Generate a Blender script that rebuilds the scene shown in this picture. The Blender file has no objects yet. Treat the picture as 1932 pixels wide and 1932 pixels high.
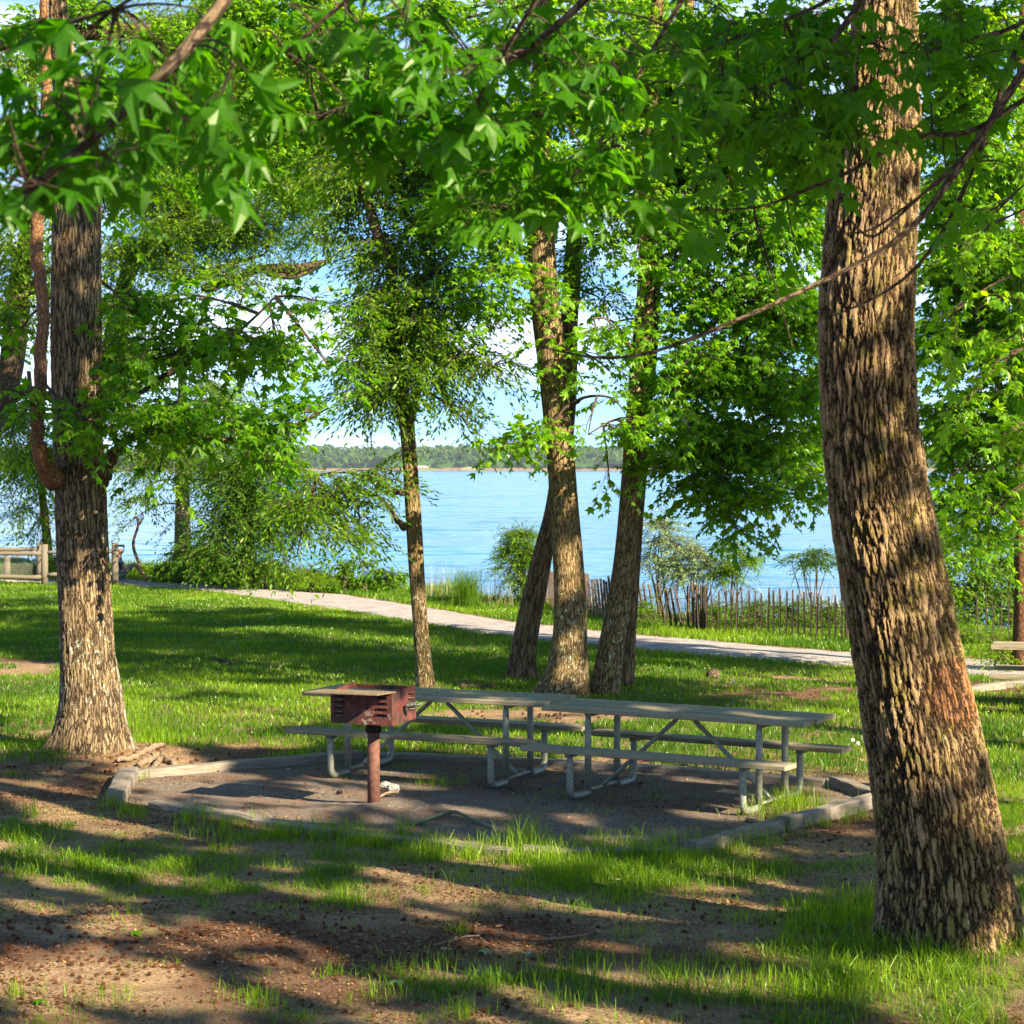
import bpy, math, random
import numpy as np
from mathutils import Vector

# ------------------------------------------------------------------ camera, sky, sun, exposure
sc = bpy.context.scene
COL = sc.collection
R = np.random.default_rng(7)
random.seed(7)
F, H, VH = 4000.0, 2.85, 881.0          # focal length and horizon in the photo's 1932 px frame
pitch = math.atan((966 - VH) / F)
cp, sp = math.cos(pitch), math.sin(pitch)
cam = bpy.data.cameras.new('camera'); camo = bpy.data.objects.new('camera', cam); COL.objects.link(camo)
camo.location = (0, 0, H); camo.rotation_euler = (math.pi / 2 - pitch, 0, 0)
cam.sensor_width = 36; cam.lens = 36 * F / 1932; cam.clip_start = 0.1; cam.clip_end = 9000
cam.dof.use_dof = True; cam.dof.focus_distance = 19.0; cam.dof.aperture_fstop = 9.0
sc.camera = camo

SUN_EL, SUN_AZ = math.radians(31), math.radians(46)      # azimuth measured from behind the camera towards its right
S = np.array([math.sin(SUN_AZ) * math.cos(SUN_EL), -math.cos(SUN_AZ) * math.cos(SUN_EL), math.sin(SUN_EL)])
sun = bpy.data.lights.new('sun', 'SUN'); suno = bpy.data.objects.new('sun', sun); COL.objects.link(suno)
sun.energy = 5.0; sun.angle = math.radians(0.5); sun.color = (1.0, 0.83, 0.58)
suno.rotation_euler = Vector(S).to_track_quat('Z', 'Y').to_euler()
suno.location = (20, -20, 30)

world = bpy.data.worlds.new('World'); sc.world = world; world.use_nodes = True
nt = world.node_tree; nt.nodes.clear()
def wn(t, **k):
    n = nt.nodes.new(t)
    for a, b in k.items(): setattr(n, a, b)
    return n
w_out = wn('ShaderNodeOutputWorld'); w_bg = wn('ShaderNodeBackground'); w_bg.inputs[1].default_value = 0.054
w_sky = wn('ShaderNodeTexSky', sky_type='NISHITA', sun_disc=False, sun_elevation=SUN_EL,
           sun_rotation=math.atan2(S[0], S[1]), air_density=1.0, dust_density=0.3, ozone_density=2.0)
w_tc = wn('ShaderNodeTexCoord'); w_lift = wn('ShaderNodeVectorMath', operation='ADD'); w_lift.inputs[1].default_value = (0, 0, 0.17)
w_map = wn('ShaderNodeMapping'); w_map.inputs['Scale'].default_value = (5.0, 5.0, 26.0); w_map.inputs['Location'].default_value = (2.3, 0.4, 1.35)
w_no = wn('ShaderNodeTexNoise'); w_no.inputs['Scale'].default_value = 1.4; w_no.inputs['Detail'].default_value = 8; w_no.inputs['Roughness'].default_value = 0.52
w_cr = wn('ShaderNodeValToRGB'); w_cr.color_ramp.elements[0].position = 0.42; w_cr.color_ramp.elements[1].position = 0.66
w_mix = wn('ShaderNodeMix', data_type='RGBA'); w_mix.inputs[7].default_value = (6.0, 6.9, 8.6, 1)
w_sat = wn('ShaderNodeHueSaturation'); w_sat.inputs['Saturation'].default_value = 1.2; w_sat.inputs['Value'].default_value = 1.25
L = nt.links.new
L(w_tc.outputs['Generated'], w_lift.inputs[0]); L(w_lift.outputs[0], w_sky.inputs[0])
L(w_tc.outputs['Generated'], w_map.inputs[0]); L(w_map.outputs[0], w_no.inputs[0]); L(w_no.outputs[0], w_cr.inputs[0])
L(w_sky.outputs[0], w_sat.inputs['Color']); L(w_sat.outputs[0], w_mix.inputs[6]); w_sep = wn('ShaderNodeSeparateXYZ'); w_fade = wn('ShaderNodeMapRange'); w_fade.inputs['From Min'].default_value = .16; w_fade.inputs['From Max'].default_value = .5; w_fade.inputs['To Min'].default_value = 1; w_fade.inputs['To Max'].default_value = .12
w_mul = wn('ShaderNodeMath', operation='MULTIPLY')
L(w_tc.outputs['Generated'], w_sep.inputs[0]); L(w_sep.outputs[2], w_fade.inputs[0]); L(w_cr.outputs[0], w_mul.inputs[0]); L(w_fade.outputs[0], w_mul.inputs[1]); L(w_mul.outputs[0], w_mix.inputs[0])
L(w_mix.outputs[2], w_bg.inputs[0]); L(w_bg.outputs[0], w_out.inputs[0])

sc.view_settings.view_transform = 'Standard'; sc.view_settings.look = 'None'
sc.view_settings.gamma = 1; sc.view_settings.exposure = 2.2
sc.cycles.max_bounces = 7; sc.cycles.diffuse_bounces = 3; sc.cycles.glossy_bounces = 2
sc.cycles.transmission_bounces = 4; sc.cycles.transparent_max_bounces = 4
sc.cycles.sample_clamp_indirect = 6.0
sc.cycles.use_denoising = True
sc.cycles.caustics_reflective = False; sc.cycles.caustics_refractive = False

# ------------------------------------------------------------------ geometry helpers
def W(u, v, y):
    a, b = (u - 966) / F, (966 - v) / F
    t = y / (cp + b * sp)
    return np.array([a * t, y, H + t * (-sp + b * cp)])
def G(u, v, z=0.0):
    a, b = (u - 966) / F, (966 - v) / F
    t = (z - H) / (-sp + b * cp)
    return np.array([a * t, t * (cp + b * sp), z])
def proj(x, y, z=0.0):
    zz = z - H
    d = np.maximum(y * cp - zz * sp, 0.05)
    return 966 + F * x / d, 966 - F * (y * sp + zz * cp) / d
def hsh(ix, iy, seed):
    h = (ix.astype(np.int64) * 374761393 + iy.astype(np.int64) * 668265263 + seed * 974711) & 0x7fffffff
    h = (h ^ (h >> 13)) * 1274126177 & 0x7fffffff
    return ((h ^ (h >> 16)) & 0xffff) / 65535.0
def vnoise(x, y, seed=0):
    x0, y0 = np.floor(x), np.floor(y); fx, fy = x - x0, y - y0
    fx, fy = fx * fx * (3 - 2 * fx), fy * fy * (3 - 2 * fy)
    a, b = hsh(x0, y0, seed), hsh(x0 + 1, y0, seed); c, d = hsh(x0, y0 + 1, seed), hsh(x0 + 1, y0 + 1, seed)
    return (a * (1 - fx) + b * fx) * (1 - fy) + (c * (1 - fx) + d * fx) * fy
def fbm(x, y, seed=0, o=4):
    s, a, t = 0, 0.5, 0
    for i in range(o):
        s = s + a * vnoise(x * 2 ** i, y * 2 ** i, seed + i); t += a; a *= 0.5
    return s / t
def nrm(a):
    return a / np.maximum(np.linalg.norm(a, axis=-1, keepdims=True), 1e-9)

class MB:
    def __init__(s): s.v, s.f, s.n, s.bco, s.tint, s.mi = [], [], 0, [], [], []
    def add(s, v, faces, bco=None, tint=None, mi=0):
        v = np.asarray(v, float).reshape(-1, 3); n = len(v)
        if not isinstance(faces, list): faces = [faces]
        for f in faces:
            f = np.asarray(f, np.int64)
            if f.size: s.f.append(f + s.n); s.mi.append(np.full(len(f), mi, np.int32))
        s.v.append(v); s.bco.append(v if bco is None else np.asarray(bco, float).reshape(-1, 3))
        s.tint.append(np.full(n, 0.5) if tint is None else np.broadcast_to(np.asarray(tint, float).reshape(-1), (n,)))
        s.n += n
    def box(s, c, d, rz=0, tint=None, ax=None, bev=0.0):
        """box of size d at c; ax gives the three axes (rows)"""
        if ax is None: ax = np.array([[math.cos(rz), math.sin(rz), 0], [-math.sin(rz), math.cos(rz), 0], [0, 0, 1]])
        ax = np.asarray(ax, float)
        if bev <= 0:
            q = np.array([[x, y, z] for x in (-.5, .5) for y in (-.5, .5) for z in (-.5, .5)]) * d
            f = [[0, 1, 3, 2], [4, 6, 7, 5], [0, 4, 5, 1], [2, 3, 7, 6], [0, 2, 6, 4], [1, 5, 7, 3]]
            s.add(np.asarray(c) + q @ ax, np.array(f), bco=q + np.asarray(c)[0] * 3.1, tint=tint); return
        # long axis x, octagonal bevelled section in y/z
        hy, hz, b = d[1] / 2, d[2] / 2, bev
        o = [(-hy + b, -hz), (hy - b, -hz), (hy, -hz + b), (hy, hz - b), (hy - b, hz), (-hy + b, hz), (-hy, hz - b), (-hy, -hz + b)]
        q = np.array([[x, y, z] for x in (-d[0] / 2, d[0] / 2) for y, z in o])
        f = [[i, (i + 1) % 8, 8 + (i + 1) % 8, 8 + i] for i in range(8)]
        s.add(np.asarray(c) + q @ ax, [np.array(f), np.array([[7, 6, 5, 4, 3, 2, 1, 0]]), np.array([[8, 9, 10, 11, 12, 13, 14, 15]])], bco=q + np.asarray(c)[0] * 3.1, tint=tint)
    def bar(s, p, q, w, h, up=(0, 0, 1), bev=0.0, tint=None):
        p, q = np.asarray(p, float), np.asarray(q, float); a = q - p; l = np.linalg.norm(a); a = a / l
        b = np.cross(up, a); b = b / np.linalg.norm(b); c = np.cross(a, b)
        s.box((p + q) / 2, (l, w, h), ax=np.array([a, b, c]), bev=bev, tint=tint)
    def build(s, name, mat, parent=None, smooth=False, loc=None):
        v = np.concatenate(s.v); me = bpy.data.meshes.new(name)
        if loc is not None: v = v - np.asarray(loc)
        me.vertices.add(len(v)); me.vertices.foreach_set('co', v.astype(np.float32).ravel())
        cnt = np.concatenate([np.full(len(f), f.shape[1], np.int32) for f in s.f]); lo = np.concatenate([f.ravel() for f in s.f]).astype(np.int32)
        me.loops.add(len(lo)); me.loops.foreach_set('vertex_index', lo)
        me.polygons.add(len(cnt)); me.polygons.foreach_set('loop_start', np.concatenate([[0], np.cumsum(cnt)[:-1]]).astype(np.int32))
        me.polygons.foreach_set('material_index', np.concatenate(s.mi))
        me.polygons.foreach_set('use_smooth', np.full(len(cnt), smooth))
        a = me.attributes.new('bco', 'FLOAT_VECTOR', 'POINT'); a.data.foreach_set('vector', np.concatenate(s.bco).astype(np.float32).ravel())
        a = me.attributes.new('tint', 'FLOAT', 'POINT'); a.data.foreach_set('value', np.concatenate(s.tint).astype(np.float32))
        for m in (mat if isinstance(mat, (list, tuple)) else [mat]): me.materials.append(m)
        me.update(calc_edges=True)
        o = bpy.data.objects.new(name, me); COL.objects.link(o)
        if parent is not None:
            o.parent = parent
            if loc is None: o.location = -np.array(parent.location) if any(parent.location) else (0, 0, 0)
        if loc is not None: o.location = loc if parent is None else (0, 0, 0)
        return o
def tag(o, label=None, cat=None, group=None, kind=None):
    for k, x in (('label', label), ('category', cat), ('group', group), ('kind', kind)):
        if x: o[k] = x
    return o
def thing(name, label, cat, loc=(0, 0, 0), group=None):
    o = bpy.data.objects.new(name, None); COL.objects.link(o); o.location = tuple(float(q) for q in loc)
    o.empty_display_size = 0.2
    return tag(o, label, cat, group)

def resample(p, n, sm=2):
    p = np.asarray(p, float); d = np.r_[0, np.cumsum(np.linalg.norm(np.diff(p[:, :3], axis=0), axis=1))]
    t = np.linspace(0, d[-1], n)
    q = np.stack([np.interp(t, d, p[:, k]) for k in range(p.shape[1])], 1)
    w = max(1, n // (len(p) * 2))
    for _ in range(sm):
        k = np.ones(2 * w + 1) / (2 * w + 1)
        pad = np.concatenate([2 * q[:1] - q[w:0:-1], q, 2 * q[-1:] - q[-2:-w - 2:-1]])
        q = np.stack([np.convolve(pad[:, c], k, 'valid') for c in range(q.shape[1])], 1)
    return q
def tube(mb, path, rad, sides=12, mod=None, cap=True, tint=None):
    path = np.asarray(path, float); rad = np.broadcast_to(np.asarray(rad, float), (len(path),)); n = len(path)
    t = nrm(np.gradient(path, axis=0)); ref = np.array([0, 1.0, 0]) if abs(t[0][1]) < .9 else np.array([1.0, 0, 0])
    a = np.zeros((n, 3)); cur = ref
    for i in range(n):
        cur = cur - np.dot(cur, t[i]) * t[i]; cur = cur / np.linalg.norm(cur); a[i] = cur
    b = np.cross(t, a); th = np.arange(sides) * 2 * math.pi / sides
    s = np.r_[0, np.cumsum(np.linalg.norm(np.diff(path, axis=0), axis=1))]
    r = rad[:, None] * (np.ones((n, sides)) if mod is None else mod(th[None], s[:, None]))
    v = path[:, None] + r[..., None] * (np.cos(th)[None, :, None] * a[:, None] + np.sin(th)[None, :, None] * b[:, None])
    rm = rad[:, None] * 1.0
    bco = np.stack([np.cos(th)[None] * rm, np.sin(th)[None] * rm, np.broadcast_to(s[:, None], (n, sides))], -1)
    i = np.arange(n - 1)[:, None] * sides; j = np.arange(sides)[None]; k = (j + 1) % sides
    f = np.stack([i + j, i + k, i + k + sides, i + j + sides], -1).reshape(-1, 4)
    fs = [f]
    if cap: fs += [np.arange(sides)[::-1][None], (np.arange(sides) + (n - 1) * sides)[None]]
    mb.add(v.reshape(-1, 3), fs, bco=bco.reshape(-1, 3), tint=tint)
def tubes(mb, P, rad, sides=4):
    """many thin tubes at once: P (S,K,3), rad (S,K)"""
    P = np.asarray(P, float)
    if len(P) == 0: return
    S_, K = P.shape[:2]; t = nrm(np.gradient(P, axis=1))
    ref = np.where(np.abs(t[..., 2:3]) > .8, np.array([1.0, 0, 0]), np.array([0, 0, 1.0])); a = nrm(np.cross(t, ref)); b = np.cross(t, a)
    th = np.arange(sides) * 2 * math.pi / sides
    v = P[:, :, None] + rad[:, :, None, None] * (np.cos(th)[:, None] * a[:, :, None] + np.sin(th)[:, None] * b[:, :, None])
    base = (np.arange(S_) * K * sides)[:, None, None]; i = np.arange(K - 1)[None, :, None] * sides; j = np.arange(sides)[None, None]; k = (j + 1) % sides
    f = np.stack([base + i + j, base + i + k, base + i + k + sides, base + i + j + sides], -1).reshape(-1, 4)
    s = np.linspace(0, 1, K)[None, :, None] + R.random((S_, 1, 1)) * 9
    bco = np.stack([np.broadcast_to(np.cos(th) * .02, (S_, K, sides)), np.broadcast_to(np.sin(th) * .02, (S_, K, sides)), np.broadcast_to(s, (S_, K, sides))], -1)
    mb.add(v.reshape(-1, 3), f, bco=bco.reshape(-1, 3))

# ------------------------------------------------------------------ materials
def mat(name):
    m = bpy.data.materials.new(name); m.use_nodes = True; m.node_tree.nodes.clear(); return m
class NT:
    def __init__(s, m): s.t = m.node_tree; s.m = m
    def n(s, t, ins=None, **k):
        x = s.t.nodes.new(t)
        for a, b in k.items(): setattr(x, a, b)
        for a, b in (ins or {}).items():
            if isinstance(b, bpy.types.NodeSocket): s.t.links.new(b, x.inputs[a])
            else: x.inputs[a].default_value = b
        return x
    def attr(s, name): return s.n('ShaderNodeAttribute', attribute_name=name)
    def noise(s, vec, scale, detail=4, rough=.55, dist=0):
        return s.n('ShaderNodeTexNoise', {'Vector': vec, 'Scale': scale, 'Detail': detail, 'Roughness': rough, 'Distortion': dist}).outputs[0]
    def ramp(s, fac, stops):
        x = s.n('ShaderNodeValToRGB', {0: fac}); e = x.color_ramp.elements
        while len(e) < len(stops): e.new(.5)
        for q, (p, c) in zip(e, stops): q.position = p; q.color = (c, c, c, 1) if isinstance(c, (int, float)) else (*c, 1)
        return x.outputs[0]
    def mix(s, f, a, b, bt='MIX'):
        x = s.n('ShaderNodeMix', data_type='RGBA', blend_type=bt)
        for i, q in ((0, f), (6, a), (7, b)):
            if isinstance(q, bpy.types.NodeSocket): s.t.links.new(q, x.inputs[i])
            else: x.inputs[i].default_value = q if i == 0 else (*q, 1)
        return x.outputs[2]
    def math(s, op, a, b=0.0, clamp=False):
        x = s.n('ShaderNodeMath', {0: a, 1: b}, operation=op); x.use_clamp = clamp; return x.outputs[0]
    def vmul(s, v, sc_): return s.n('ShaderNodeVectorMath', {0: v, 1: sc_}, operation='MULTIPLY').outputs[0]
    def vadd(s, v, b): return s.n('ShaderNodeVectorMath', {0: v, 1: b}, operation='ADD').outputs[0]
    def bump(s, h, st, dist=.02): return s.n('ShaderNodeBump', {'Height': h, 'Strength': st, 'Distance': dist}).outputs[0]
    def pbsdf(s, col, rough=.8, bump=None, metal=0.0, spec=.3):
        i = {'Base Color': col, 'Roughness': rough, 'Metallic': metal, 'Specular IOR Level': spec}
        if bump is not None: i['Normal'] = bump
        return s.n('ShaderNodeBsdfPrincipled', i).outputs[0]
    def out(s, sh, disp=None):
        o = s.n('ShaderNodeOutputMaterial', {0: sh})
        if disp is not None: s.t.links.new(disp, o.inputs[2]); s.m.displacement_method = 'BOTH'

def leaf_mat(name, dark, light, tdark, tlight, tr=.45, gloss=.07):
    m = mat(name); n = NT(m); t = n.attr('tint').outputs['Fac']
    d = n.mix(t, dark, light); tl = n.mix(t, tdark, tlight)
    a = n.n('ShaderNodeBsdfDiffuse', {'Color': d}).outputs[0]; b = n.n('ShaderNodeBsdfTranslucent', {'Color': tl}).outputs[0]
    c = n.n('ShaderNodeBsdfGlossy', {'Color': (.9, 1, .75, 1), 'Roughness': .42}).outputs[0]
    ab = n.n('ShaderNodeMixShader', {0: tr, 1: a, 2: b}).outputs[0]
    n.out(n.n('ShaderNodeMixShader', {0: gloss, 1: ab, 2: c}).outputs[0]); return m
LEAF_S = leaf_mat('sweetgum_leaf', (.030, .100, .002), (.100, .230, .003), (.12, .40, .002), (.50, .82, .003), .52, .02)
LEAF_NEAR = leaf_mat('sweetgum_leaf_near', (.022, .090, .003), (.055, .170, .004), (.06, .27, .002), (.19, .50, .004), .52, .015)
LEAF_E = leaf_mat('small_leaf', (.026, .085, .003), (.105, .205, .004), (.11, .32, .002), (.50, .74, .004), .48, .02)
LEAF_YG = leaf_mat('pale_leaf', (.10, .19, .05), (.22, .30, .11), (.16, .30, .06), (.34, .46, .14), .4)
GRASS = leaf_mat('grass_blade', (.034, .095, .004), (.15, .26, .007), (.09, .24, .002), (.50, .66, .005), .42, .02)
DRYGRASS = leaf_mat('dry_grass', (.12, .10, .055), (.26, .22, .13), (.2, .16, .09), (.4, .34, .2), .25)
FARLEAF = leaf_mat('far_leaf', (.028, .075, .016), (.085, .14, .025), (.04, .10, .01), (.11, .18, .02), .25, 0.0)

def bark_mat(name, ridge, crack, cell=.035, elong=4.0, lich=.62, lich_col=(.40, .43, .30), moss=.6, disp=.0, lz=None, stain=False, sharp=.16):
    m = mat(name); n = NT(m); c = n.attr('bco').outputs['Vector']
    dn = n.n('ShaderNodeTexNoise', {'Vector': n.vmul(c, (1, 1, .35)), 'Scale': .42 / cell, 'Detail': 6.0, 'Roughness': .68}).outputs['Color']
    cc = n.vadd(n.vmul(c, (1 / cell, 1 / cell, 1 / (cell * elong))), n.vmul(dn, (2.6, 2.6, 1.3)))
    ve = n.n('ShaderNodeTexVoronoi', {'Vector': cc, 'Scale': 1.0, 'Randomness': 1.0}, feature='DISTANCE_TO_EDGE').outputs['Distance']
    cr0 = n.math('ADD', ve, n.math('MULTIPLY', n.math('SUBTRACT', n.noise(n.vmul(c, (1, 1, .5)), 1.3 / cell, 5, .7), .5), .30))
    cr = n.ramp(cr0, [(0.02, 0.0), (sharp * .9, .7), (sharp * 2.4, 1.0)])
    fur = n.noise(n.vadd(n.vmul(c, (1 / cell, 1 / cell, .09 / cell)), n.vmul(dn, (1.2, 1.2, .4))), .62, 4, .6)
    fr_ = n.math('ABSOLUTE', n.math('SUBTRACT', fur, .5)); cr = n.math('MULTIPLY', cr, n.ramp(fr_, [(.0, .2), (.03, .85), (.06, 1.0)]))
    fine = n.noise(n.vmul(c, (1, 1, .4)), 90 * .035 / cell, 5, .65)
    big = n.noise(c, 5.0, 3)
    rc = n.mix(n.ramp(fine, [(.3, 0.0), (.7, 1.0)]), tuple(x * .55 for x in ridge), tuple(min(1, x * 1.35) for x in ridge))
    rc = n.mix(n.ramp(big, [(.35, 0.0), (.65, .6)]), rc, tuple(x * y for x, y in zip(ridge, (.75, .72, .6))))
    if moss < 1:
        rc = n.mix(n.math('MULTIPLY', n.ramp(n.noise(c, 9, 5, .7), [(moss - .1, 0.0), (moss + .06, 1.0)]), .75), rc, (.15, .14, .02))
    if lich < 1:
        ln = n.ramp(n.noise(c, 16, 6, .62), [(lich, 0.0), (lich + .03, 1.0)])
        if lz:
            z = n.n('ShaderNodeSeparateXYZ', {0: c}).outputs[2]
            up = n.n('ShaderNodeMapRange', {'Value': z, 'From Min': lz[0], 'From Max': lz[0] + .25}).outputs[0]
            dw = n.n('ShaderNodeMapRange', {'Value': z, 'From Min': lz[1], 'From Max': lz[1] + .5, 'To Min': 1.0, 'To Max': .1}).outputs[0]
            b2 = n.math('MULTIPLY', n.math('MULTIPLY', up, dw), .135)
            ln = n.ramp(n.math('ADD', n.noise(c, 16, 6, .62), b2), [(lich, 0.0), (lich + .03, 1.0)])
        rc = n.mix(n.math('MULTIPLY', ln, .85), rc, lich_col)
    if stain:
        st = n.n('ShaderNodeVectorMath', {0: n.n('ShaderNodeTexCoord').outputs['Object'], 1: stain[0]}, operation='DISTANCE').outputs['Value']
        sm = n.math('ADD', n.n('ShaderNodeMapRange', {'Value': st, 'From Min': stain[1] * .25, 'From Max': stain[1], 'To Min': 1.0, 'To Max': 0.0}).outputs[0], n.math('MULTIPLY', n.noise(c, 14, 4), .7))
        rc = n.mix(n.ramp(sm, [(.80, 0.0), (1.15, .6)]), rc, (.26, .095, .04))
    col = n.mix(n.ramp(cr, [(.0, 0.0), (.8, 1.0)]), crack, rc)
    h = n.math('ADD', n.math('MULTIPLY', cr, 1.0), n.math('MULTIPLY', fine, .35))
    if disp:
        sh = n.pbsdf(col, .92, n.bump(fine, .35, .006), spec=.15)
        n.out(sh, n.n('ShaderNodeDisplacement', {'Height': h, 'Midlevel': .8, 'Scale': disp}).outputs[0])
    else:
        n.out(n.pbsdf(col, .92, n.bump(h, .9, cell * .45), spec=.15))
    return m
RSTAIN = tuple(W(1795, 1310, 12.15))
BARK_R = bark_mat('bark_furrowed', (.31, .215, .12), (.016, .010, .006), .036, 7.0, .66, moss=.57, disp=.026, stain=(RSTAIN, .36))
BARK_L = bark_mat('bark_ridged', (.235, .175, .105), (.022, .015, .009), .034, 9.0, .70, (.50, .52, .38), moss=.66, disp=.012, lz=(.35, 1.25))
BARK_M = bark_mat('bark_lichen', (.29, .21, .11), (.035, .024, .012), .026, 6.0, .70, (.50, .52, .36), moss=.60, lz=(.1, 1.3))
BARK_V = bark_mat('bark_twisted', (.24, .165, .10), (.05, .03, .017), .05, 9.0, 1.1, moss=.70)
BARK_VINE = bark_mat('bark_vine', (.27, .15, .075), (.11, .055, .03), .03, 2.0, 1.1, moss=.72, sharp=.08)
BARK_DK = bark_mat('bark_dark', (.17, .125, .085), (.03, .02, .014), .03, 2.5, .70, moss=.68)
BARK_RED = bark_mat('bark_red', (.20, .10, .055), (.05, .025, .015), .03, 3.0, 1.1, moss=.72)
BARK_GREY = bark_mat('bark_grey', (.34, .29, .22), (.10, .08, .06), .05, 4, .66, moss=.7)

def wood_mat(name, base, dark, moss=None, grain=1.0):
    m = mat(name); n = NT(m); c = n.attr('bco').outputs['Vector']; t = n.attr('tint').outputs['Fac']
    g = n.noise(n.vmul(c, (1.6, 42, 42)), 2.2 * grain, 6, .7, .4); b = n.noise(c, 5, 4, .6)
    col = n.mix(n.ramp(g, [(.38, 0.0), (.58, 1.0)]), dark, base)
    col = n.mix(n.ramp(b, [(.4, 0.0), (.75, .6)]), col, tuple(x * .6 for x in base))
    col = n.mix(n.math('MULTIPLY', t, .45), col, tuple(min(1, x * 1.5) for x in base))
    if moss: col = n.mix(n.ramp(n.noise(c, 11, 5, .7), [(.55, 0.0), (.7, .7)]), col, moss)
    n.out(n.pbsdf(col, .8, n.bump(g, .55, .006), spec=.2)); return m
WOOD_T = wood_mat('weathered_plank', (.23, .20, .135), (.045, .037, .024), (.11, .125, .035))
WOOD_TIMBER = wood_mat('weathered_timber', (.20, .175, .145), (.065, .052, .04), (.11, .12, .05))
WOOD_RAIL = wood_mat('grey_rail_wood', (.13, .115, .085), (.05, .042, .03))
WOOD_SLAT = wood_mat('dark_brown_slat', (.060, .042, .030), (.022, .015, .011))
def simple(name, col, col2, sc_=20, rough=.8, metal=0.0, bump=.3, dist=.01, spec=.3, lo=.4, hi=.62):
    m = mat(name); n = NT(m); c = n.attr('bco').outputs['Vector']; f = n.noise(c, sc_, 6, .65)
    n.out(n.pbsdf(n.mix(n.ramp(f, [(lo, 0.0), (hi, 1.0)]), col, col2), rough, n.bump(f, bump, dist), metal, spec)); return m
METAL = simple('galvanised_steel', (.24, .255, .21), (.15, .165, .135), 26, .5, .35, .12, .004, .5)
METAL_DK = simple('dark_steel', (.13, .14, .13), (.08, .08, .075), 30, .5, .5, .15, .004)
RUST = simple('rust_post', (.13, .058, .040), (.065, .032, .026), 24, .78, .2, .5, .006)
def grill_mat():
    m = mat('grill_rust'); n = NT(m); c = n.attr('bco').outputs['Vector']
    f = n.noise(c, 9, 7, .7, .5); g = n.noise(n.vadd(c, (4, 2, 1)), 13, 7, .62, 1.0); z = n.n('ShaderNodeSeparateXYZ', {0: c}).outputs[2]
    col = n.mix(n.ramp(f, [(.38, 0.0), (.6, 1.0)]), (.035, .015, .013), (.15, .040, .030))
    col = n.mix(n.ramp(n.noise(c, 5, 5, .6), [(.5, 0.0), (.62, .85)]), col, (.035, .026, .022))
    low = n.n('ShaderNodeMapRange', {'Value': z, 'From Min': .0, 'From Max': .2, 'To Min': .13, 'To Max': -.04}).outputs[0]
    col = n.mix(n.ramp(n.math('ADD', g, low), [(.70, 0.0), (.74, .6)]), col, (.30, .27, .23))
    n.out(n.pbsdf(col, .7, n.bump(f, .5, .006), .15)); return m
GRILL = grill_mat()
IRON = simple('warm_iron', (.26, .20, .12), (.16, .11, .07), 30, .55, .4, .3, .003)
SOOT = simple('soot', (.012, .011, .01), (.03, .025, .022), 30, .95, 0, .4, .004, .1)
BALL = simple('seed_ball', (.060, .024, .012), (.15, .055, .024), 60, .9, 0, .3, .002, .15)
nb = NT(BALL); rb_ = nb.n('ShaderNodeObjectInfo').outputs['Random']; pb_ = [x for x in nb.t.nodes if x.type == 'BSDF_PRINCIPLED'][0]; lk = pb_.inputs['Base Color'].links[0].from_socket; nb.t.links.new(nb.mix(nb.math('MULTIPLY', rb_, .75), lk, (.035, .022, .016)), pb_.inputs['Base Color'])
LITTER = leaf_mat('dead_leaf', (.07, .028, .014), (.34, .22, .11), (.05, .02, .01), (.2, .12, .05), .1, .02)
STICK = simple('stick_wood', (.22, .155, .10), (.09, .06, .04), 40, .85)
STONE = simple('grey_stone', (.16, .15, .14), (.34, .32, .29), 25, .85)
PIPE = simple('green_pole', (.10, .15, .085), (.05, .075, .045), 30, .6, .1, .3, .003)

def ground_mat():
    m = mat('ground'); n = NT(m); g = n.attr('grassm').outputs['Fac']; mu = n.attr('mulch').outputs['Fac']
    p = n.n('ShaderNodeNewGeometry').outputs['Position']
    f = n.noise(p, 9, 8, .7); f2 = n.noise(p, 55, 6, .75); f3 = n.noise(p, 1.6, 4)
    tan = n.mix(n.ramp(f, [(.38, 0.0), (.6, 1.0)]), (.20, .135, .075), (.34, .245, .145))
    tan = n.mix(n.ramp(f2, [(.42, .85), (.56, 0.0)]), tan, (.085, .05, .03))
    mul = n.mix(n.ramp(f2, [(.35, 0.0), (.65, 1.0)]), (.035, .018, .012), (.165, .095, .058))
    mk = n.ramp(n.math('ADD', n.math('MULTIPLY', n.math('ADD', n.math('MULTIPLY', f, .5), n.math('MULTIPLY', f2, .5)), .9), mu), [(.78, 0.0), (1.0, 1.0)])
    soil = n.mix(mk, tan, mul)
    gr = n.mix(n.ramp(f2, [(.35, 0.0), (.7, 1.0)]), (.035, .050, .014), (.065, .115, .018))
    gk = n.ramp(n.math('ADD', g, n.math('MULTIPLY', n.math('SUBTRACT', n.math('ADD', n.math('MULTIPLY', f, .5), n.math('MULTIPLY', f2, .5)), .5), 2.4)), [(.55, 0.0), (1.0, .85)])
    col = n.mix(gk, soil, gr)
    n.out(n.pbsdf(col, .95, n.bump(n.math('ADD', n.math('MULTIPLY', f2, .5), n.math('MULTIPLY', f, .6)), .8, .03), spec=.1)); return m
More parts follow.
